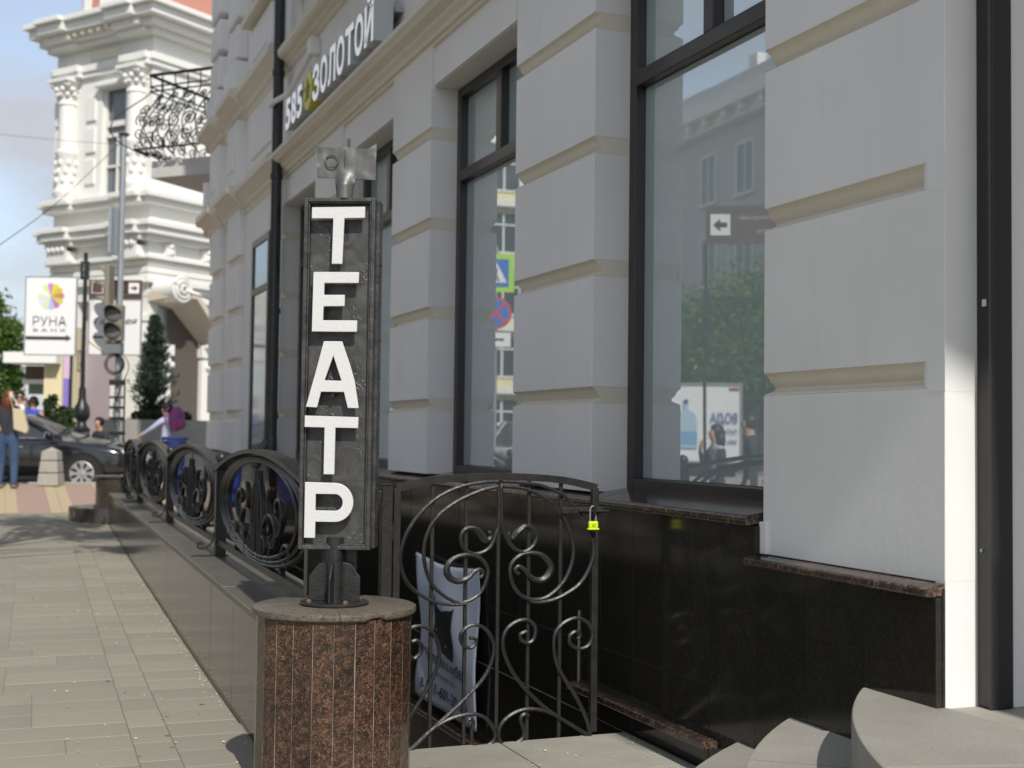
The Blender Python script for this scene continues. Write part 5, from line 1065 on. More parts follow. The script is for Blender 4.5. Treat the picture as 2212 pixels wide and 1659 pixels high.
def sedan(name, label, loc, rz, paint, glass, group=None):
    """nose along +x, wheels on local z=0; origin at the ground centre"""
    q = root(name, loc, rotz=rz, label=label, cat='car', group=group)
    # stations: x, half width at sill, at belt, sill z, belt z (shoulder), hood/trunk centre z
    stn = [(-2.36,.62,.66,.36,.70,.74),(-2.28,.76,.80,.30,.84,.90),(-2.0,.84,.86,.26,.95,1.05),(-1.5,.87,.89,.24,.97,1.08),(-.6,.88,.90,.22,.96,1.05),(.4,.88,.90,.22,.95,1.03),(1.0,.87,.89,.22,.93,1.02),(1.35,.87,.88,.23,.88,.985),(1.8,.86,.86,.24,.83,.92),(2.1,.80,.80,.25,.76,.83),(2.28,.68,.68,.27,.66,.72),(2.36,.5,.52,.32,.55,.58)]
    ring = []
    for x_, ws, wb, zs, zbt, zc_ in stn:
        half = [(0.0,zs-.03),(ws*.8,zs-.02),(ws,zs+.06),(wb*1.0,zs+(zbt-zs)*.55),(wb*.985,zbt-.06),(wb*.93,zbt),(wb*.62,zbt+(zc_-zbt)*.75),(0.0,zc_)]
        full = half + [(-a_, b_) for a_, b_ in half[-2:0:-1]]; ring.append([(x_, a_, b_) for a_, b_ in full])
    b = MB(); n_ = len(ring[0]); vs = [p_ for r_ in ring for p_ in r_]
    fs = [(i*n_+k, i*n_+(k+1)%n_, (i+1)*n_+(k+1)%n_, (i+1)*n_+k) for i in range(len(ring)-1) for k in range(n_)] + [tuple(range(n_-1,-1,-1)), tuple((len(ring)-1)*n_+k for k in range(n_))]
    body = obj('body', b.add(vs, fs), paint, q, smooth=True, local=True, ang=60); sd_ = body.modifiers.new('sub','SUBSURF'); sd_.levels = 2; sd_.render_levels = 2
    # greenhouse
    gb = [(-1.95,.70,.98),(-1.35,.80,1.0),(-.2,.82,1.0),(.45,.81,1.0),(.98,.74,.98)]; gt = [(-1.35,.54,1.38),(-1.05,.58,1.43),(-.5,.60,1.45),(-.18,.58,1.44),(.02,.55,1.41)]
    g_ = MB()
    for sgn in (1,-1):
        base = len(g_.v); g_.add([(x_, sgn*y_, z_-.04) for x_, y_, z_ in gb] + [(x_, sgn*y_, z_) for x_, y_, z_ in gt], [(k, k+1, k+6, k+5) for k in range(4)], 1)
    g_.add([(x_, y_, z_) for x_, y_, z_ in gt] + [(x_, 0, z_+.02) for x_, y_, z_ in gt] + [(x_, -y_, z_) for x_, y_, z_ in gt], [(k, k+1, k+6, k+5) for k in range(4)] + [(k+5, k+6, k+11, k+10) for k in range(4)], 0)
    f0, f1 = gb[-1], gt[-1]; r0_, r1_ = gb[0], gt[0]
    g_.add([(f0[0]+.22,0,f0[2]+.03),(f0[0],f0[1],f0[2]-.04),(f1[0],f1[1],f1[2]),(f1[0]+.05,0,f1[2]+.01),(f0[0],-f0[1],f0[2]-.04),(f1[0],-f1[1],f1[2])], [(0,1,2,3),(0,3,5,4)], 1)
    g_.add([(r0_[0]-.1,0,r0_[2]),(r0_[0],r0_[1],r0_[2]-.04),(r1_[0],r1_[1],r1_[2]),(r1_[0]-.04,0,r1_[2]+.01),(r0_[0],-r0_[1],r0_[2]-.04),(r1_[0],-r1_[1],r1_[2])], [(0,1,2,3),(0,3,5,4)], 1)
    cabin = obj('cabin', g_, [paint, glass], q, smooth=True, local=True, ang=35)
    for sgn in (1,-1):
        for i_ in (0,2,4):
            pil = MB()
            A, B = Vector((gb[i_][0], sgn*(gb[i_][1]+.006), gb[i_][2]-.03)), Vector((gt[i_][0], sgn*(gt[i_][1]+.006), gt[i_][2]+.004)); pil.tube([A, (A+B)/2+Vector((0,sgn*.01,0)), B], .032 if i_ != 4 else .04, 6)
            obj('window_pillar', pil, paint, cabin, local=True)
        obj('window_trim', MB().tube([(x_, sgn*(y_+.022), z_-.035) for x_, y_, z_ in gb], .011, 6).tube([(gb[4][0],sgn*(gb[4][1]+.02),gb[4][2]-.02),(gt[4][0],sgn*(gt[4][1]+.02),gt[4][2])], .010, 6), CHROME, cabin, local=True)
        m_ = obj('mirror', MB().ball((.86, sgn*1.0, 1.02), .1, 8, (.8,1.1,.75)), paint, q, smooth=True, local=True); obj('mirror_glass', MB().box(.775,.785,sgn*1.0-.07,sgn*1.0+.07,.97,1.08), CHROME, m_, local=True)
        obj('headlight', MB().ball((2.06, sgn*.64, .70), .14, 8, (1.3,.75,.48)), flat('headlight_glass', (.55,.58,.62), .1), q, smooth=True, local=True)
        obj('tail_light', MB().ball((-2.24, sgn*.62, .80), .13, 8, (.6,.9,.6)), flat('tail_red', (.30,.02,.02), .2), q, smooth=True, local=True)
        dl = MB()
        for x_ in (-1.0, -.1, .92): dl.tube([(x_, sgn*.892, .32),(x_+.02, sgn*.905, .6),(x_-.02, sgn*.90, .92)], .006, 5)
        obj('door_gap', dl, BLACKM, q, local=True)
        for x_ in (-.75, .25): obj('door_handle', MB().tube([(x_-.09, sgn*.91, .80),(x_, sgn*.925, .805),(x_+.09, sgn*.91, .80)], .013, 6), CHROME, q, local=True)
        for x_ in (-1.38, 1.42):
            arch = MB(); pts = [(x_+.375*math.cos(R(t_)), sgn*.878, .33+.375*math.sin(R(t_))) for t_ in range(-10,191,12)]; arch.tube(pts, .02, 6); arch.prism([(x_+.37*math.cos(R(t_)), .33+.37*math.sin(R(t_))) for t_ in range(0,360,15)], sgn*.60, sgn*.885)
            obj('wheel_arch', arch, BLACKM, q, local=True)
            wheel(q, (x_, sgn*.80, .325), .325, -sgn)
    obj('grille', MB().box(2.30, 2.37, -.32, .32, .40, .56), BLACKM, q, local=True, bevel=.02)
    obj('number_plate', MB().box(2.365, 2.38, -.26, .26, .36, .46), WHITE_BOARD, q, local=True); obj('rear_plate', MB().box(-2.375, -2.36, -.26, .26, .60, .70), WHITE_BOARD, q, local=True)
    obj('sill_strip', MB().box(-1.0, 1.0, -.89, -.865, .20, .27).box(-1.0, 1.0, .865, .89, .20, .27), BLACKM, q, local=True)
    return q
PAINT_BLACK = flat('black_car_paint', (.010,.011,.014), .18, coat=.8, spec=.6); GLASS_CAR = flat('car_glass', (.03,.035,.04), .05, spec=.8)
wx = at(182, 1019, 24.0)
sedan('parked_car', 'dark grey sedan standing side on behind the stone bollard', (wx.x-1.42*math.cos(.02), 24.75, RZ), R(0), PAINT_BLACK, GLASS_CAR)
# ------------------------------------------------------------------ vegetation
def leafmat(name, c, c2):
    M = bpy.data.materials.new(name); M.use_nodes = True; t = M.node_tree; p = t.nodes['Principled BSDF']; K = t.links.new
    g_ = t.nodes.new('ShaderNodeNewGeometry'); r = t.nodes.new('ShaderNodeValToRGB'); r.color_ramp.elements[0].color = tuple(c)+(1,); r.color_ramp.elements[1].color = tuple(c2)+(1,)
    K(g_.outputs['Random Per Island'], r.inputs['Fac']); K(r.outputs['Color'], p.inputs['Base Color']); p.inputs['Roughness'].default_value = .55
    o = t.nodes['Material Output']; tr = t.nodes.new('ShaderNodeBsdfTranslucent'); K(r.outputs['Color'], tr.inputs['Color']); mx = t.nodes.new('ShaderNodeMixShader'); mx.inputs['Fac'].default_value = .3
    K(p.outputs[0], mx.inputs[1]); K(tr.outputs[0], mx.inputs[2]); K(mx.outputs[0], o.inputs['Surface']); return M
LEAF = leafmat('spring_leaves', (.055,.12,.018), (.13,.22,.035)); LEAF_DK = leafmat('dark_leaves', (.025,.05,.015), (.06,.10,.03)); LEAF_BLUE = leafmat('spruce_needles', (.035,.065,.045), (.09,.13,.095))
BARK = mat('bark', (.09,.065,.045), .9, ns=14, na=.6, c2=(.04,.03,.02), bs=25, ba=.6)
def leaf(mb, p_, size, rg):
    d1 = Vector((rg.gauss(0,1), rg.gauss(0,1), rg.gauss(0,.6))).normalized(); d2 = d1.cross(Vector((rg.gauss(0,1), rg.gauss(0,1), rg.gauss(0,1)))).normalized()
    a_, b_ = d1*size, d2*size*.55; mb.add([p_-a_, p_+b_, p_+a_, p_-b_], [(0,1,2,3)])
def tree(name, base, label, cat, h, crown_c, rad, n, size, m_, seed, group=None, lean=(0,0), clumps=26, trunk_r=.16):
    rg = random.Random(seed); q = root(name, base, label=label, cat=cat, group=group); B = Vector(base); Cc = Vector(crown_c)
    tr = MB(); pts = crom([B, B.lerp(Cc,.3)+Vector((lean[0]*.2,lean[1]*.2,h*.05)), B.lerp(Cc,.7), Cc], 4); tr.tube(pts, trunk_r, 9, taper=lambda u: 1-.7*u)
    cen = []
    for k in range(clumps):
        while True:
            v = Vector((rg.uniform(-1,1), rg.uniform(-1,1), rg.uniform(-1,1)))
            if .25 < v.length < 1: break
        c = Cc + Vector((v.x*rad[0], v.y*rad[1], v.z*rad[2])); cen.append((c, rg.uniform(.22,.42)*min(rad)*1.25))
        if k % 2 == 0:
            s0 = pts[int(len(pts)*rg.uniform(.5,.95))]; tr.tube(crom([s0, s0.lerp(c,.5)+Vector((rg.uniform(-.2,.2),rg.uniform(-.2,.2),.1)), c], 3), trunk_r*.28, 5, taper=lambda u: 1-.75*u)
    obj('trunk', tr, BARK, q, smooth=True)
    cm = MB(); per = n//clumps
    for c, r_ in cen:
        for k in range(per):
            v = Vector([max(-1.1, min(1.1, rg.gauss(0,.5))) for _ in range(3)])*r_; leaf(cm, c+v, size*rg.uniform(.6,1.3), rg)
    obj('crown', cm, m_, q)
    return q
p0 = at(-25, 760, 44); tree('street_tree', (p0.x-.6, 44, .31), 'bright green street tree beyond the advertising boards', 'tree', 7, (p0.x, 44, 4.0), (1.0,1.0,2.0), 9000, .09, LEAF, 4, clumps=60)
p0 = at(10, 815, 46); tree('street_tree', (p0.x+.1, 46, .31), 'dark leaved street tree behind the pedestrians', 'tree', 5, (p0.x-.1, 46, 3.0), (.55,.55,.7), 4000, .08, LEAF_DK, 5, clumps=34)
p0 = at(-45, 690, 60); tree('street_tree', (p0.x-2.5, 60, .31), 'farthest tall green tree against the sky', 'tree', 9, (p0.x-1.5, 60, 5.4), (1.7,1.7,1.7), 7000, .12, LEAF, 6, clumps=50)
# tree out of the picture on the street side, its boughs reach over the pavement
tree('street_tree', (-6.9, 7.5, -.17), 'young street tree whose boughs throw broken shade on the pavement', 'tree', 7, (-3.5, 9.6, 6.9), (2.5,2.4,.95), 2600, .10, LEAF, 8, clumps=34, trunk_r=.14)
# conifer in a stone planter
cy = 29.5; cz0 = zpx(905, cy, 330)
def conifer(px, Y, z0, top_px, w_, label, seed, m_=LEAF_BLUE, n=15000, name='conifer_tree'):
    rg = random.Random(seed); b_ = at(px, 900, Y); zt_ = zpx(top_px, Y, px); h = zt_-z0; q = root(name, (b_.x, Y, z0), label=label, cat='tree')
    obj('trunk', MB().tube([(b_.x,Y,z0),(b_.x+.03,Y,z0+h*.6),(b_.x,Y,zt_-.1)], .06, 7, taper=lambda u: 1-.8*u), BARK, q)
    cm = MB()
    for k in range(n//38):                             # upswept sprays of needles on short boughs, uneven in length
        u = rg.random()**.85; a_ = rg.uniform(0,6.283); ln = w_*((1-u)**.7)*rg.uniform(.45,1.18)*(.7 if u < .08 else 1)+.03
        st0 = Vector((b_.x, Y, z0+.06+u*h*.93)); tip = st0 + Vector((ln*math.cos(a_), ln*math.sin(a_), ln*rg.uniform(.25,.8)))
        for j in range(38):
            v_ = rg.random(); p_ = st0.lerp(tip, .15+.85*v_) + Vector((rg.gauss(0,.025), rg.gauss(0,.025), rg.gauss(0,.035)))*(1.3-v_*.6)
            d_ = ((tip-st0).normalized() + Vector((rg.gauss(0,.45), rg.gauss(0,.45), .35+rg.gauss(0,.35)))).normalized(); e_ = d_.cross(Vector((rg.gauss(0,1),rg.gauss(0,1),rg.gauss(0,1)))).normalized(); s_ = rg.uniform(.03,.07)
            cm.add([p_-d_*s_, p_+e_*s_*.24, p_+d_*s_, p_-e_*s_*.24], [(0,1,2,3)])
    obj('crown', cm, m_, q); return q
conifer(330, cy, cz0, 676, .60, 'tall blue green conifer rising from the round stone planter', 3)
def shrub(name, c, r_, h, n, m_, label, cat, seed, size=.06, group=None):
    rg = random.Random(seed); q = root(name, c, label=label, cat=cat, group=group); cm = MB(); st_ = MB()
    for k in range(7):
        a_ = rg.uniform(0,6.28); st_.tube([Vector(c), Vector(c)+Vector((r_*.5*math.cos(a_), r_*.5*math.sin(a_), h*.7))], .012, 4)
    obj('stem', st_, BARK, q)
    for k in range(n):
        u = rg.random(); a_ = rg.uniform(0,6.28); rr_ = r_*math.sqrt(rg.random())*(1-.55*u**2); leaf(cm, Vector((c[0]+rr_*math.cos(a_)*(1+.25*math.sin(5*a_+u*8)), c[1]+rr_*math.sin(a_), c[2]+.05+u*h)), size*rg.uniform(.6,1.3), rg)
    obj('foliage', cm, m_, q); return q
pq = at(345, 930, cy); pl_ = root('stone_planter', (pq.x, cy, .31), label='broad low stone planter ring round the conifer', cat='planter')
obj('planter_wall', MB().lathe([(1.28,.31),(1.30,.5),(1.24,.55),(1.22,.86),(1.28,.92),(1.28,1.30 if False else cz0-.03),(1.16,cz0-.03),(1.14,cz0-.2)], 40, (pq.x,cy,0), caps=False), CONCRETE, pl_, smooth=True, ang=30)
obj('planter_soil', MB().lathe([(1.15,cz0-.16),(.0,cz0-.12)], 30, (pq.x,cy,0), caps=False), flat('soil', (.05,.035,.025), .95), pl_)
for i, (px, dy) in enumerate([(300,-.6),(318,-.8),(345,-.8),(372,-.7),(395,-.4)]):
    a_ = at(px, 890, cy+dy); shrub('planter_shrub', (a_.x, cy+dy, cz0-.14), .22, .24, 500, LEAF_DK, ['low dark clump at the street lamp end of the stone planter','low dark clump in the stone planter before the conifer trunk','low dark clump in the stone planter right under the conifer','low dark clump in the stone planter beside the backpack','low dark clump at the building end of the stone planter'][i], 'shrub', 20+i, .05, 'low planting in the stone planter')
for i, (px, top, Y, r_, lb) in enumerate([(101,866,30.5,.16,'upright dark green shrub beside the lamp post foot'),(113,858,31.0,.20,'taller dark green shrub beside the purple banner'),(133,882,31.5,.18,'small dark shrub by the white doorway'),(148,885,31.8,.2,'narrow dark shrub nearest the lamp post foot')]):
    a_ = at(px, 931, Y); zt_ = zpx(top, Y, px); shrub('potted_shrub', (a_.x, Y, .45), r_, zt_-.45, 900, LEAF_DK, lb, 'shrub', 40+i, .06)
pt_ = at(120, 935, 30.8); tr_ = root('planter_trough', (pt_.x, 30.8, .31), label='long low white trough under the dark shrubs', cat='planter'); obj('trough', MB().box(pt_.x-.75, pt_.x+.75, 30.5, 31.9, .31, .62), WHITE_STUCCO, tr_, bevel=.03)

# ------------------------------------------------------------------ buildings far behind on the left
YC = 33.5
yb = root('cream_building', (at(95,930,YC).x, YC, .33), label='cream fluted shop front with a flat white canopy beyond the pedestrians', cat='building')
a_, b_ = at(92,930,YC).x, at(131,930,YC).x
obj('wall', MB().box(a_, b_, YC, YC+1.6, .33, zpx(700,YC)), CREAM, yb)
for k in range(6): obj('flute', MB().box(a_+.03+k*.075, a_+.075+k*.075, YC-.03, YC, .9, zpx(775,YC)), CREAM, yb)
obj('canopy', MB().box(at(20,765,YC).x, b_-.02, YC-.4, YC+.8, zpx(787,YC), zpx(764,YC)), WHITE_STUCCO, yb); obj('canopy_band', MB().box(at(40,765,YC).x, a_, YC+.3, YC+.6, zpx(830,YC), zpx(820,YC)), WHITE_STUCCO, yb)
obj('window', MB().box(at(42,800,YC).x, a_, YC+.4, YC+.5, zpx(820,YC), zpx(790,YC)), flat('brown_glass', (.12,.07,.05), .3), yb); obj('window', MB().box(at(50,800,YC).x, a_, YC+.4, YC+.5, zpx(852,YC), zpx(830,YC)), flat('green_glass', (.14,.20,.15), .3), yb)
pbn = root('street_banner', (at(140,930,32.5).x, 32.5, .33), label='narrow banner, pink above and purple below, on a slim pole', cat='banner')
obj('banner_top', MB().box(at(138.5,760,32.5).x, at(151,760,32.5).x, 32.5, 32.53, zpx(818,32.5), zpx(700,32.5)), flat('pink_cloth', (.62,.44,.58), .7), pbn); obj('banner_bottom', MB().box(at(138.5,760,32.5).x, at(150,760,32.5).x, 32.501, 32.531, zpx(884,32.5), zpx(818,32.5)), flat('purple_cloth', (.24,.17,.52), .7), pbn)
obj('pole', MB().tube([(at(152,800,32.5).x,32.55,.31),(at(152,800,32.5).x,32.55,zpx(690,32.5))], .04, 8), IRON_DARK, pbn)
wb = root('white_building', (at(200,930,41).x, 41, .31), label='white shop front behind the lamp post', cat='building')
obj('wall', MB().box(at(152,930,41).x, at(240,930,41).x, 41, 46, .31, zpx(700,41)), WHITE_STUCCO, wb); obj('door', MB().box(at(205,930,41).x, at(222,930,41).x, 40.9, 41, .31, zpx(790,41)), LILAC, wb); obj('window', MB().box(at(160,930,41).x, at(178,930,41).x, 40.9, 41, 1.0, zpx(820,41)), GLASS_GREY, wb)

# ------------------------------------------------------------------ people
SKIN = flat('skin', (.50,.30,.21), .55)
def person(name, label, base, H, face, pose, cl, hair=None, glasses=False, seat=False):
    """one continuous skinned body; x to the person's left hand... local: x right, y forward, z up, for a 1.70 m figure"""
    J = dict(pel=(0,0,.93,.135,.105), spi=(0,.0,1.10,.125,.095), che=(0,.0,1.28,.15,.105), nek=(0,.0,1.44,.058,.058), hb=(0,.015,1.50,.06,.065), hd=(0,.025,1.585,.082,.098), top=(0,.01,1.665,.06,.07), nose=(0,.118,1.565,.014,.014))
    for n_, sg in (('l',-1),('r',1)):
        J.update({'sh'+n_:(sg*.165,0,1.385,.066,.066),'el'+n_:(sg*.215,-.02,1.12,.045,.045),'wr'+n_:(sg*.235,.05,.89,.028,.032),'ha'+n_:(sg*.238,.065,.815,.022,.036),
                  'hi'+n_:(sg*.085,0,.86,.092,.095),'kn'+n_:(sg*.095,.02,.48,.062,.066),'an'+n_:(sg*.095,-.02,.085,.040,.046),'to'+n_:(sg*.105,.12,.035,.036,.028)})
        for i, (dx, dy, ln) in enumerate([(-.018,.03,.085),(-.006,.012,.095),(.006,-.006,.09),(.016,-.022,.075)]): J['f%d%s' % (i, n_)] = (sg*.238+dx*.4, .065+dy, .815-ln, .0085, .0085)
        J['th'+n_] = (sg*.225, .115, .79, .0095, .0095)
    J.update({k: (v + J[k][3:]) if len(v) == 3 else v for k, v in pose.items()})
    for n_ in 'lr':                                    # fingers follow a posed hand
        if 'ha'+n_ in pose:
            w_, h_ = Vector(J['wr'+n_][:3]), Vector(J['ha'+n_][:3]); d_ = (h_-w_).normalized(); sd_ = d_.cross(Vector((0,.3,1))).normalized()
            for i in range(4): J['f%d%s' % (i, n_)] = tuple(h_ + d_*(.075+.012*(i in (1,2))) + sd_*(.024-.016*i)) + (.0085,.0085)
            J['th'+n_] = tuple(h_ + d_*.03 + sd_*.055) + (.0095,.0095)
    E_ = [('pel','spi','top'),('spi','che','top'),('che','nek','top'),('nek','hb','skin'),('hb','hd','skin'),('hd','top','skin'),('hd','nose','skin')]
    for n_ in 'lr':
        E_ += [('che','sh'+n_,'top'),('sh'+n_,'el'+n_,'sleeve'),('el'+n_,'wr'+n_,'fore'),('wr'+n_,'ha'+n_,'skin'),('pel','hi'+n_,'leg'),('hi'+n_,'kn'+n_,'leg'),('kn'+n_,'an'+n_,'leg'),('an'+n_,'to'+n_,'shoe'),('ha'+n_,'th'+n_,'skin')] + [('ha'+n_,'f%d%s' % (i,n_),'skin') for i in range(4)]
    names = list(J); idx = {k: i for i, k in enumerate(names)}; s_ = H/1.70
    me = bpy.data.meshes.new('body'); me.from_pydata([tuple(c*s_ for c in J[k][:3]) for k in names], [(idx[a_], idx[b_]) for a_, b_, _ in E_], [])
    o = bpy.data.objects.new('body', me); col.objects.link(o); sk = o.modifiers.new('skin','SKIN'); sk.use_smooth_shade = True
    for k in names:
        v = me.skin_vertices[0].data[idx[k]]; v.radius = (J[k][3]*s_, J[k][4]*s_); v.use_root = (k == 'pel')
    sb = o.modifiers.new('sub','SUBSURF'); sb.levels = 2; sb.render_levels = 2
    dg = bpy.context.evaluated_depsgraph_get(); dg.update(); em = bpy.data.meshes.new_from_object(o.evaluated_get(dg)); bpy.data.objects.remove(o)
    mats = ['skin','top','sleeve','fore','leg','shoe']
    for k in mats: em.materials.append(cl.get(k, SKIN))
    segs = [(Vector(J[a_][:3])*s_, Vector(J[b_][:3])*s_, t_) for a_, b_, t_ in E_]
    for p_ in em.polygons:
        c = p_.center; best = None
        for A, B, t_ in segs:
            d_ = B-A; u = max(0, min(1, (c-A).dot(d_)/max(1e-9, d_.length_squared))); q_ = (c-(A+d_*u)).length
            if best is None or q_ < best[0]: best = (q_, t_)
        t_ = best[1]
        if t_ == 'top' and c.z < .92*s_ and not seat: t_ = 'leg'
        p_.material_index = mats.index(t_); p_.use_smooth = True
    q = root(name, base, rotz=face, label=label, cat='person')
    b = bpy.data.objects.new('body', em); col.objects.link(b); b.parent = q
    hd = Vector(J['hd'][:3])*s_
    if hair:
        hm = MB(); hm.ball((hd.x, hd.y-.022*s_, hd.z+.03*s_), .108*s_, 10, (.90,1.02,1.0))
        if hair[1] == 'long':
            hm.ball((hd.x, hd.y-.06*s_, hd.z-.09*s_), .115*s_, 9, (1.05,.7,1.25)); hm.ball((hd.x-.03, hd.y-.055*s_, hd.z-.19*s_), .085*s_, 8, (1.1,.6,1.1))
        if hair[1] == 'bob':
            for sg in (-1,1): hm.ball((hd.x+sg*.075*s_, hd.y-.02*s_, hd.z-.02*s_), .06*s_, 7, (.8,1,1.2))
        if hair[1] == 'tail': hm.ball((hd.x, hd.y-.11*s_, hd.z-.06*s_), .05*s_, 7, (.8,.8,1.6))
        # open the face
        hm.v = [(x_, y_ if not (y_ > hd.y+.035*s_ and z_ < hd.z+.065*s_ and abs(x_-hd.x) < .075*s_) else hd.y+.02*s_, z_) for x_, y_, z_ in hm.v]
        h = obj('hair', hm, hair[0], b, smooth=True, local=True)
    fc = MB()
    if glasses: fc.box(hd.x-.068*s_, hd.x-.008*s_, hd.y+.085*s_, hd.y+.098*s_, hd.z-.005*s_, hd.z+.03*s_).box(hd.x+.008*s_, hd.x+.068*s_, hd.y+.085*s_, hd.y+.098*s_, hd.z-.005*s_, hd.z+.03*s_); obj('sunglasses', fc, BLACKM, b, local=True)
    else:
        for sg in (-1,1): obj('eye', MB().ball((hd.x+sg*.032*s_, hd.y+.083*s_, hd.z+.008*s_), .009*s_, 5), BLACKM, b, local=True)
    obj('mouth', MB().ball((hd.x, hd.y+.083*s_, hd.z-.062*s_), .02*s_, 5, (1,.4,.28)), flat('lips', (.40,.13,.11), .5), b, local=True)
    return q
AUB = flat('auburn_hair', (.13,.035,.015), .5, ns=30, na=.5, c2=(.07,.02,.01)); DKH = flat('dark_hair', (.02,.014,.01), .5); BRH = flat('brown_hair', (.07,.035,.02), .5)
NAVY = flat('navy_cotton', (.022,.024,.035), .85); JEAN = flat('blue_denim', (.045,.085,.17), .85, ns=12, na=.4, c2=(.03,.055,.11)); WHT = flat('white_cotton', (.72,.74,.76), .8); SANDAL = flat('pale_sandal', (.55,.42,.32), .7)
BLU = flat('royal_blue_cotton', (.04,.07,.52), .7); LBL = flat('light_blue_shirt', (.42,.46,.62), .8); CHA = flat('charcoal_cloth', (.035,.035,.04), .85); GRYS = flat('grey_shirt', (.30,.33,.40), .8)
wp = at(14, 1056, 22.3); gz = gh(23.9)
person('person', 'person with long auburn hair seen from behind in a navy top and blue jeans', (wp.x, 22.3, gz-.01), 1.70, R(8), dict(elr=(.235,.03,1.12), wrr=(.20,.17,.97), har=(.18,.22,.96), hil=(-.09,0,.86,.112,.115), hir=(.09,0,.86,.112,.115), pel=(0,0,.93,.155,.125), knl=(-.11,.02,.48,.08,.082), knr=(.11,.02,.48,.08,.082), anl=(-.12,-.02,.085,.05,.056), anr=(.12,-.02,.085,.05,.056), che=(0,0,1.28,.165,.115), spi=(0,0,1.10,.15,.11)),
       dict(top=NAVY, sleeve=NAVY, leg=JEAN, shoe=SANDAL), (AUB,'long'))
bgp = at(46, 905, 22.2); tb = root('tote_bag', (bgp.x, 22.2, bgp.z-.22), label='cream cloth tote bag hanging from the shoulder of the auburn haired person', cat='bag')
TOTE = flat('cream_canvas', (.55,.47,.32), .85); obj('bag', MB().prism([(bgp.x-.10,bgp.z-.18),(bgp.x+.12,bgp.z-.25),(bgp.x+.14,bgp.z-.18),(bgp.x+.05,bgp.z+.16),(bgp.x-.13,bgp.z+.18)], 22.12, 22.22), TOTE, tb, bevel=.015)
obj('strap', MB().tube(crom([(bgp.x-.12,22.15,bgp.z+.16),(bgp.x-.17,22.16,bgp.z+.34),(bgp.x-.20,22.22,bgp.z+.46)],4), .022, 5, ry=.008).tube(crom([(bgp.x+.03,22.15,bgp.z+.14),(bgp.x-.12,22.16,bgp.z+.34),(bgp.x-.19,22.22,bgp.z+.46)],4), .02, 5, ry=.008), TOTE, tb)
mp_ = at(44, 870, 29.0); person('person', 'man in sunglasses and an open grey shirt over white raising a phone', (mp_.x, 29.0, .33), 1.84, math.pi+R(10), dict(ell=(-.25,.10,1.22), wrl=(-.20,.24,1.45), hal=(-.15,.21,1.53)), dict(top=WHT, sleeve=GRYS, fore=GRYS, leg=JEAN, shoe=CHA), (DKH,'short'), glasses=True)
mp_ = at(73, 880, 28.0); person('person', 'person in a bright blue sleeveless top and pale trousers with curly hair', (mp_.x, 28.0, .33), 1.70, math.pi+R(-8), dict(wrr=(.27,.04,.90)), dict(top=BLU, leg=WHT, shoe=SANDAL), (BRH,'bob'), glasses=True)
mp_ = at(54, 865, 33.0); person('person', 'dark haired person half hidden behind the couple', (mp_.x, 33.0, .33), 1.78, math.pi, {}, dict(top=CHA, sleeve=CHA, leg=CHA, shoe=CHA), (DKH,'short'))
mp_ = at(362, 900, 23.6); person('person', 'dark haired person in a light blue shirt reaching out one arm, backpack on', (mp_.x, 23.6, .21), 1.62, R(90-14), dict(ell=(-.22,.20,1.22), wrl=(-.18,.42,1.10), hal=(-.17,.49,1.07), elr=(.20,-.02,1.13), wrr=(.2,.12,.98), har=(.2,.16,.94), knl=(-.09,.14,.50), anl=(-.09,.10,.09), tol=(-.10,.24,.04), knr=(.09,-.02,.47), anr=(.09,-.2,.10), tor=(.1,-.07,.04)), dict(top=LBL, sleeve=LBL, fore=LBL, leg=CHA, shoe=CHA), (DKH,'tail'))
bk = at(382, 905, 23.55); bq = root('backpack', (bk.x, 23.55, bk.z-.3), label='pink and violet backpack on the person in the light blue shirt', cat='backpack')
PINK = mat('pink_violet_nylon', (.36,.06,.20), .7, ns=7, na=.9, c2=(.10,.08,.30)); obj('pack', MB().ball((bk.x,23.55,bk.z), .20, 12, (.72,.75,1.15)), PINK, bq, smooth=True); obj('pocket', MB().ball((bk.x+.10,23.5,bk.z-.08), .12, 10, (.65,.85,.9)), PINK, bq, smooth=True); obj('strap', MB().tube(crom([(bk.x-.10,23.42,bk.z+.2),(bk.x-.17,23.40,bk.z+.12),(bk.x-.17,23.4,bk.z-.02),(bk.x-.1,23.42,bk.z-.12)],4), .014, 5), PINK, bq)
mp_ = at(216, 925, 27.0); person('person', 'person in black sitting low behind the bonnet of the dark car', (mp_.x, 27.2, .33), 1.70, R(150), dict(pel=(0,0,.48), spi=(0,.02,.66), che=(0,.06,.84), nek=(0,.08,1.0), hb=(0,.10,1.06), hd=(0,.12,1.145), top=(0,.11,1.225), nose=(0,.215,1.125), shl=(-.165,.06,.945), shr=(.165,.06,.945), ell=(-.22,.10,.68), elr=(.22,.10,.68), wrl=(-.15,.30,.62), wrr=(.15,.30,.62), hal=(-.12,.37,.60), har=(.12,.37,.60), hil=(-.09,.04,.46), hir=(.09,.04,.46), knl=(-.12,.44,.50), knr=(.12,.44,.50), anl=(-.12,.42,.09), anr=(.12,.42,.09), tol=(-.12,.56,.04), tor=(.12,.56,.04)), dict(top=CHA, sleeve=CHA, fore=CHA, leg=CHA, shoe=CHA), (DKH,'short'), seat=True)
bq = root('street_bench', (mp_.x, 27.2, .33), label='low dark bench under the sitting person in black', cat='bench'); obj('seat', MB().box(mp_.x-.5, mp_.x+.5, 27.05, 27.5, .67, .72), IRON_DARK, bq)
for dx in (-.45,.45): obj('leg', MB().box(mp_.x+dx-.03, mp_.x+dx+.03, 27.1, 27.45, .33, .67), IRON_DARK, bq)

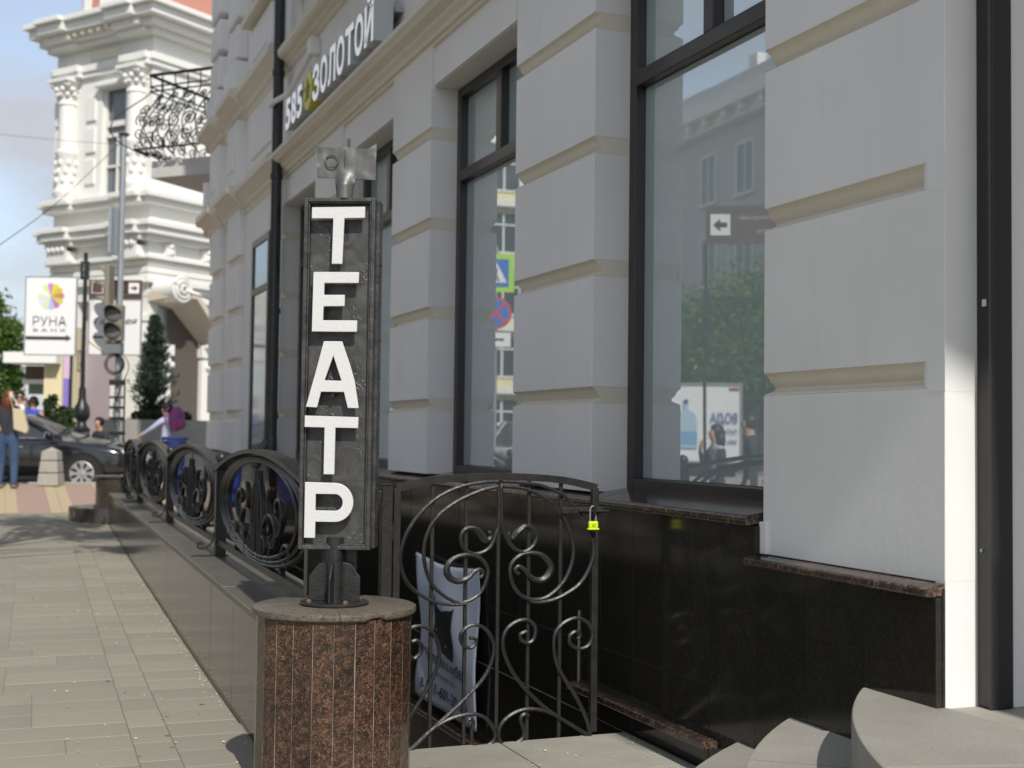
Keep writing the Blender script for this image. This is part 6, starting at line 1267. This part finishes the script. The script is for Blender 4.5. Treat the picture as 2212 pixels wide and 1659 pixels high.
# ------------------------------------------------------------------ the other side of the street (seen mirrored in the shop windows)
def mir(px, py, dist, gd=3.279):
    """real place of something whose mirror image in the window plane stands at this pixel and depth"""
    P = at(px, py, dist); d = P.dot(FN); return P - FN*(2*(d-gd))
ob = root('opposite_building', (-21.5, 45, -.1), label='grey four storey building across the street with a heavy bracketed cornice', cat='building', frame=TH)
OD = -18.6; obj('wall', MB().box(OD-8, OD, 8, 66, -.3, 13.6), GREY_STUCCO, ob)
obj('cornice', MB().box(OD-.2, OD+.9, 8, 66, 13.4, 13.9).box(OD-.1, OD+.45, 8, 66, 13.0, 13.4), WHITE_STUCCO, ob); obj('parapet', MB().box(OD-.4, OD-.1, 8, 66, 13.9, 14.9), GREY_STUCCO, ob)
wproto = bproto = None; s_ = 9.5
while s_ < 65:
    for fl in range(4):
        z_ = .9+3.15*fl; hgt = 1.9
        if wproto is None:
            wproto = obj('window', MB().box(0, .05, -.62, -.5, 0, hgt).box(0, .05, .5, .62, 0, hgt).box(0, .05, -.5, .5, hgt-.12, hgt).box(0, .12, -.7, .7, -.12, 0).box(.0, .04, -.04, .04, 0, hgt-.12), PLASTER_TRIM_BOUNCE, ob, local=True); wproto.location = Vector((OD+.0, s_, z_)) - BASE[ob.name]
            pp = obj('pane', MB().box(-.005, .012, -.5, .5, 0, hgt-.12), GLASS_GREY, wproto, local=True)
        else:
            w2 = wproto.copy(); col.objects.link(w2); w2.location = Vector((OD, s_, z_)) - BASE[ob.name]; p2 = pp.copy(); col.objects.link(p2); p2.parent = w2
    bt = MB().box(OD+.4, OD+.75, s_-.9, s_-.6, 13.1, 13.4).box(OD+.4, OD+.75, s_+.3, s_+.6, 13.1, 13.4); obj('bracket', bt, WHITE_STUCCO, ob)
    if int(s_*2) % 3 == 0: obj('chimney', MB().box(OD-.9, OD-.5, s_, s_+.6, 13.9, 15.6), WHITE_STUCCO, ob)
    s_ += 2.6
ct = root('cream_tower', (-8, 62, 0), label='tall cream block facing the crossing, its bays stacked with wide windows', cat='building', frame=TH)
obj('wall', MB().box(-20.5, -9.5, 60, 72, .3, 24), CREAM, ct)
for i in range(9):
    for k in range(7 if i < 4 else 0):
        x_ = -20.0+i*2.6; z_ = 1.2+k*3.1; f_ = obj('window', MB().box(x_-.08, x_+1.78, 59.93, 60.0, z_-.1, z_).box(x_-.08, x_, 59.93, 60, z_, z_+1.9).box(x_+1.7, x_+1.78, 59.93, 60, z_, z_+1.9).box(x_+.8, x_+.9, 59.93, 60, z_, z_+1.9).box(x_, x_+1.7, 59.93, 60, z_+1.3, z_+1.38), WHITE_STUCCO, ct); obj('pane', MB().box(x_, x_+1.7, 59.985, 60.02, z_, z_+1.9), GLASS_DARK, f_)
    obj('balcony_band', MB().box(-20.6, -9.4, 59.5, 59.98, .0+3.1*i+.3, .28+3.1*i+.3) if i < 7 else MB().box(-20.7, -9.3, 59.3, 60, 24-.3*(i-7), 24.3-.3*(i-7)), WHITE_STUCCO, ct)
# trees along the far kerb
for i, (px, Y, rr_, h) in enumerate([(1545,43,2.5,5.6),(1650,38,2.5,5.2),(1470,47,2.3,5.4),(800,40,2.0,5)]):
    P = mir(px, 740, Y); c = Vector((P.x, P.y, 4.2)); tree('kerb_tree', (P.x, P.y, -.2), ['leafy street tree across the road behind the water truck','leafy street tree across the road nearest the arrow sign','leafy street tree across the road by the grey building corner','leafy street tree across the road down the block'][i], 'tree', h, c, (rr_,rr_,2.0), 12000, .075, LEAF, 60+i, clumps=70)
# box truck
P = mir(1523, 1010, 33); tk = root('box_truck', (P.x, P.y, -.25), rotz=0, label='white drinking water box truck with blue lettering across the street', cat='truck')
vd = (P-EYE); vir = at(1523,1010,33); fdir = (EYE - vir); ref = fdir - FN*(2*fdir.dot(FN)); ang = math.atan2(ref.y, ref.x)   # rear doors face the mirrored viewer
tk.rotation_euler = (0,0,ang+math.pi/2)
obj('cargo_box', MB().box(-.92,.92,0,4.0,.95,2.95), WHITE_BOARD, tk, local=True, bevel=.02); obj('chassis', MB().box(-.6,.6,.1,5.6,.55,.95), BLACKM, tk, local=True); obj('cab', MB().prism([(4.05,.6),(5.7,.6),(5.75,1.3),(5.3,2.2),(4.05,2.3)], -.88, .88, axis='x'), WHITE_BOARD, tk, local=True, bevel=.05)
obj('door_frame', MB().box(-.94,-.88,-.03,0,.93,2.97).box(.88,.94,-.03,0,.93,2.97).box(-.88,.88,-.03,0,2.91,2.97).box(-.88,.88,-.03,0,.93,.98).box(-.025,.025,-.035,0,.98,2.91), GALV, tk, local=True)
for sx_ in (-.78,.78): obj('wheel', MB().tube([(sx_,.9,.38),(sx_+.2*(1 if sx_ < 0 else -1),.9,.38)], .38, 20), TYRE, tk, local=True); obj('wheel', MB().tube([(sx_,4.8,.38),(sx_+.2*(1 if sx_ < 0 else -1),4.8,.38)], .38, 20), TYRE, tk, local=True)
BTX = flat('water_blue', (.03,.07,.28), .5)
def tk_text(body, x_, z_, h_, m_=BTX, bold=.01, w_=None):
    t_ = text_mb(body, 1.0, .001, bold); x0, x1 = min(p_[0] for p_ in t_.v), max(p_[0] for p_ in t_.v); zz_ = max(p_[2] for p_ in t_.v); t_.v = [(x_+(p_[0]-x0)/(x1-x0)*w_, -.04+p_[1]*.1, z_+p_[2]/zz_*h_) for p_ in t_.v]; obj('lettering', t_, m_, tk, local=True)
tk_text('ВОДА', -.80, 1.95, .26, w_=.68); tk_text('ПИТЬЕВАЯ', -.80, 1.66, .13, w_=.68); tk_text('300-56-56', -.80, 1.42, .11, w_=.66)
obj('bottle_print', MB().prism([(.20,1.3),(.72,1.3),(.72,2.05),(.64,2.2),(.52,2.28),(.52,2.5),(.42,2.5),(.42,2.28),(.28,2.2),(.20,2.05)], -.045, -.04), flat('bottle_blue', (.42,.55,.68), .4), tk, local=True)
obj('bottle_label', MB().box(.20,.72,-.049,-.046,1.38,1.72), flat('label_blue', (.18,.36,.58), .5), tk, local=True); obj('bottle_cap', MB().box(.42,.52,-.049,-.046,2.42,2.54), BTX, tk, local=True)
obj('tail_lamp', MB().box(-.85,-.6,-.04,-.01,2.8,2.85), flat('lamp_red', (.4,.03,.03), .4), tk, local=True)
# arrow signboard on posts
P = mir(1605, 485, 17); ab_ = root('direction_sign', (P.x, P.y, gh(13)), label='brown arrow signboard on two tall posts at the street kerb', cat='sign')
vir = at(1605,485,17); f_ = EYE-vir; f_ = f_-FN*(2*f_.dot(FN)); ab_.rotation_euler = (0,0,math.atan2(f_.y,f_.x)+math.pi/2); hz_ = P.z-gh(13)
obj('plate', MB().box(-.75,.48,-.02,.02,hz_-.25,hz_+.25), BROWN_SIGN, ab_, local=True); obj('arrow_square', MB().box(.16,.42,-.03,-.021,hz_-.14,hz_+.14), WHITE_BOARD, ab_, local=True); obj('arrow', MB().box(.20,.30,-.036,-.031,hz_-.03,hz_+.03).prism([(.29,hz_-.08),(.38,hz_),(.29,hz_+.08)], -.036, -.031), BLACKM, ab_, local=True)
t_ = text_mb('Драматический', .09, .001); t_.v = [(p_[0]-.3, -.025, p_[2]+hz_+.06) for p_ in t_.v]; obj('lettering', t_, WHITE_BOARD, ab_, local=True); t_ = text_mb('театр', .09, .001); t_.v = [(p_[0]-.3, -.025, p_[2]+hz_-.12) for p_ in t_.v]; obj('lettering', t_, WHITE_BOARD, ab_, local=True)
obj('post', MB().box(.46,.50,-.02,.02,0,hz_-.25), IRON_DARK, ab_, local=True); obj('post', MB().box(-.77,-.73,-.02,.02,0,hz_-.25), IRON_DARK, ab_, local=True); obj('crossbar', MB().box(-.73,.46,-.015,.015,hz_-1.0,hz_-.96), IRON_DARK, ab_, local=True); obj('crossbar', MB().box(-.73,.46,-.015,.015,hz_-1.75,hz_-1.71), IRON_DARK, ab_, local=True)
# crossing and no-stopping signs on one pole
P = mir(1072, 590, 24); cs = root('road_sign', (P.x, P.y, gh(22)), label='pole with a green edged pedestrian crossing sign above a blue and red round sign', cat='sign')
vir = at(1072,590,24); f_ = EYE-vir; f_ = f_-FN*(2*f_.dot(FN)); cs.rotation_euler = (0,0,math.atan2(f_.y,f_.x)+math.pi/2); h0 = P.z-gh(22)
obj('pole', MB().tube([(0,.05,0),(0,.05,h0+.5)], .04, 10), GALV, cs, smooth=True, local=True)
obj('crossing_plate', MB().box(-.34,.34,-.01,.01,h0-.36,h0+.36), flat('neon_green', (.42,.72,.05), .5), cs, local=True); obj('crossing_blue', MB().box(-.24,.24,-.016,-.011,h0-.26,h0+.26), flat('sign_blue', (.03,.15,.55), .5), cs, local=True); obj('crossing_triangle', MB().prism([(-.2,h0-.18),(.2,h0-.18),(0,h0+.2)], -.02, -.017), WHITE_BOARD, cs, local=True)
wk = MB().ball((0,-.022,h0+.06), .028, 6, (1,.15,1)).tube([(0,-.022,h0+.03),(.0,-.022,h0-.06)], .02, 5).tube([(0,-.022,h0-.05),(.06,-.022,h0-.15)], .014, 5).tube([(0,-.022,h0-.05),(-.05,-.022,h0-.15)], .014, 5).tube([(0,-.022,h0+.02),(.06,-.022,h0-.03)], .011, 5); obj('walking_figure', wk, BLACKM, cs, local=True)
h1 = h0-.75; disc = lambda r_, y_: MB().prism([(r_*math.cos(k*math.pi/16), h1+r_*math.sin(k*math.pi/16)) for k in range(32)], y_-.004, y_)
RED_S = flat('sign_red', (.60,.05,.04), .5); obj('round_red', disc(.30,-.012), RED_S, cs, local=True); obj('round_blue', disc(.25,-.018), flat('sign_blue', (.03,.15,.55), .5), cs, local=True)
for a_ in (45,-45): obj('cross_bar', MB().box(-.25,.25,-.003,.003,-.025,.025).xf(Matrix.Translation((0,-.0235-.002*(a_ > 0),h1)) @ Matrix.Rotation(R(a_),4,'Y')), RED_S, cs, local=True)
obj('lower_plate', MB().box(-.28,.28,-.012,.0,h1-.62,h1-.36), WHITE_BOARD, cs, local=True); obj('lower_arrow', MB().box(-.16,.16,-.016,-.013,h1-.51,h1-.47), BLACKM, cs, local=True)
P = mir(1108, 1000, 27); sedan('white_car', 'white sedan parked along the far kerb down the street', (P.x-.3, P.y, gh(24)-.17), math.atan2(FD.y, FD.x), flat('white_car_paint', (.72,.73,.74), .2, coat=.6), GLASS_CAR)
# two people on the pavement whose dark reflections show in the nearest window
for i, (px, lb, hh) in enumerate([(1548,'person with long dark hair standing on the pavement opposite the near window',1.58),(1622,'person in dark clothes standing beside the long haired person',1.72)]):
    P = mir(px, 1000, 16.5); person('person', lb, (P.x, P.y, gh(13)), hh, R(-60)+.3*i, dict(ell=(-.2,.12,1.16), wrl=(-.1,.2,1.35), hal=(-.07,.2,1.42)) if i == 0 else {}, dict(top=CHA if i else LBL, sleeve=CHA, fore=CHA, leg=CHA, shoe=CHA), (DKH,'long' if i == 0 else 'short'))
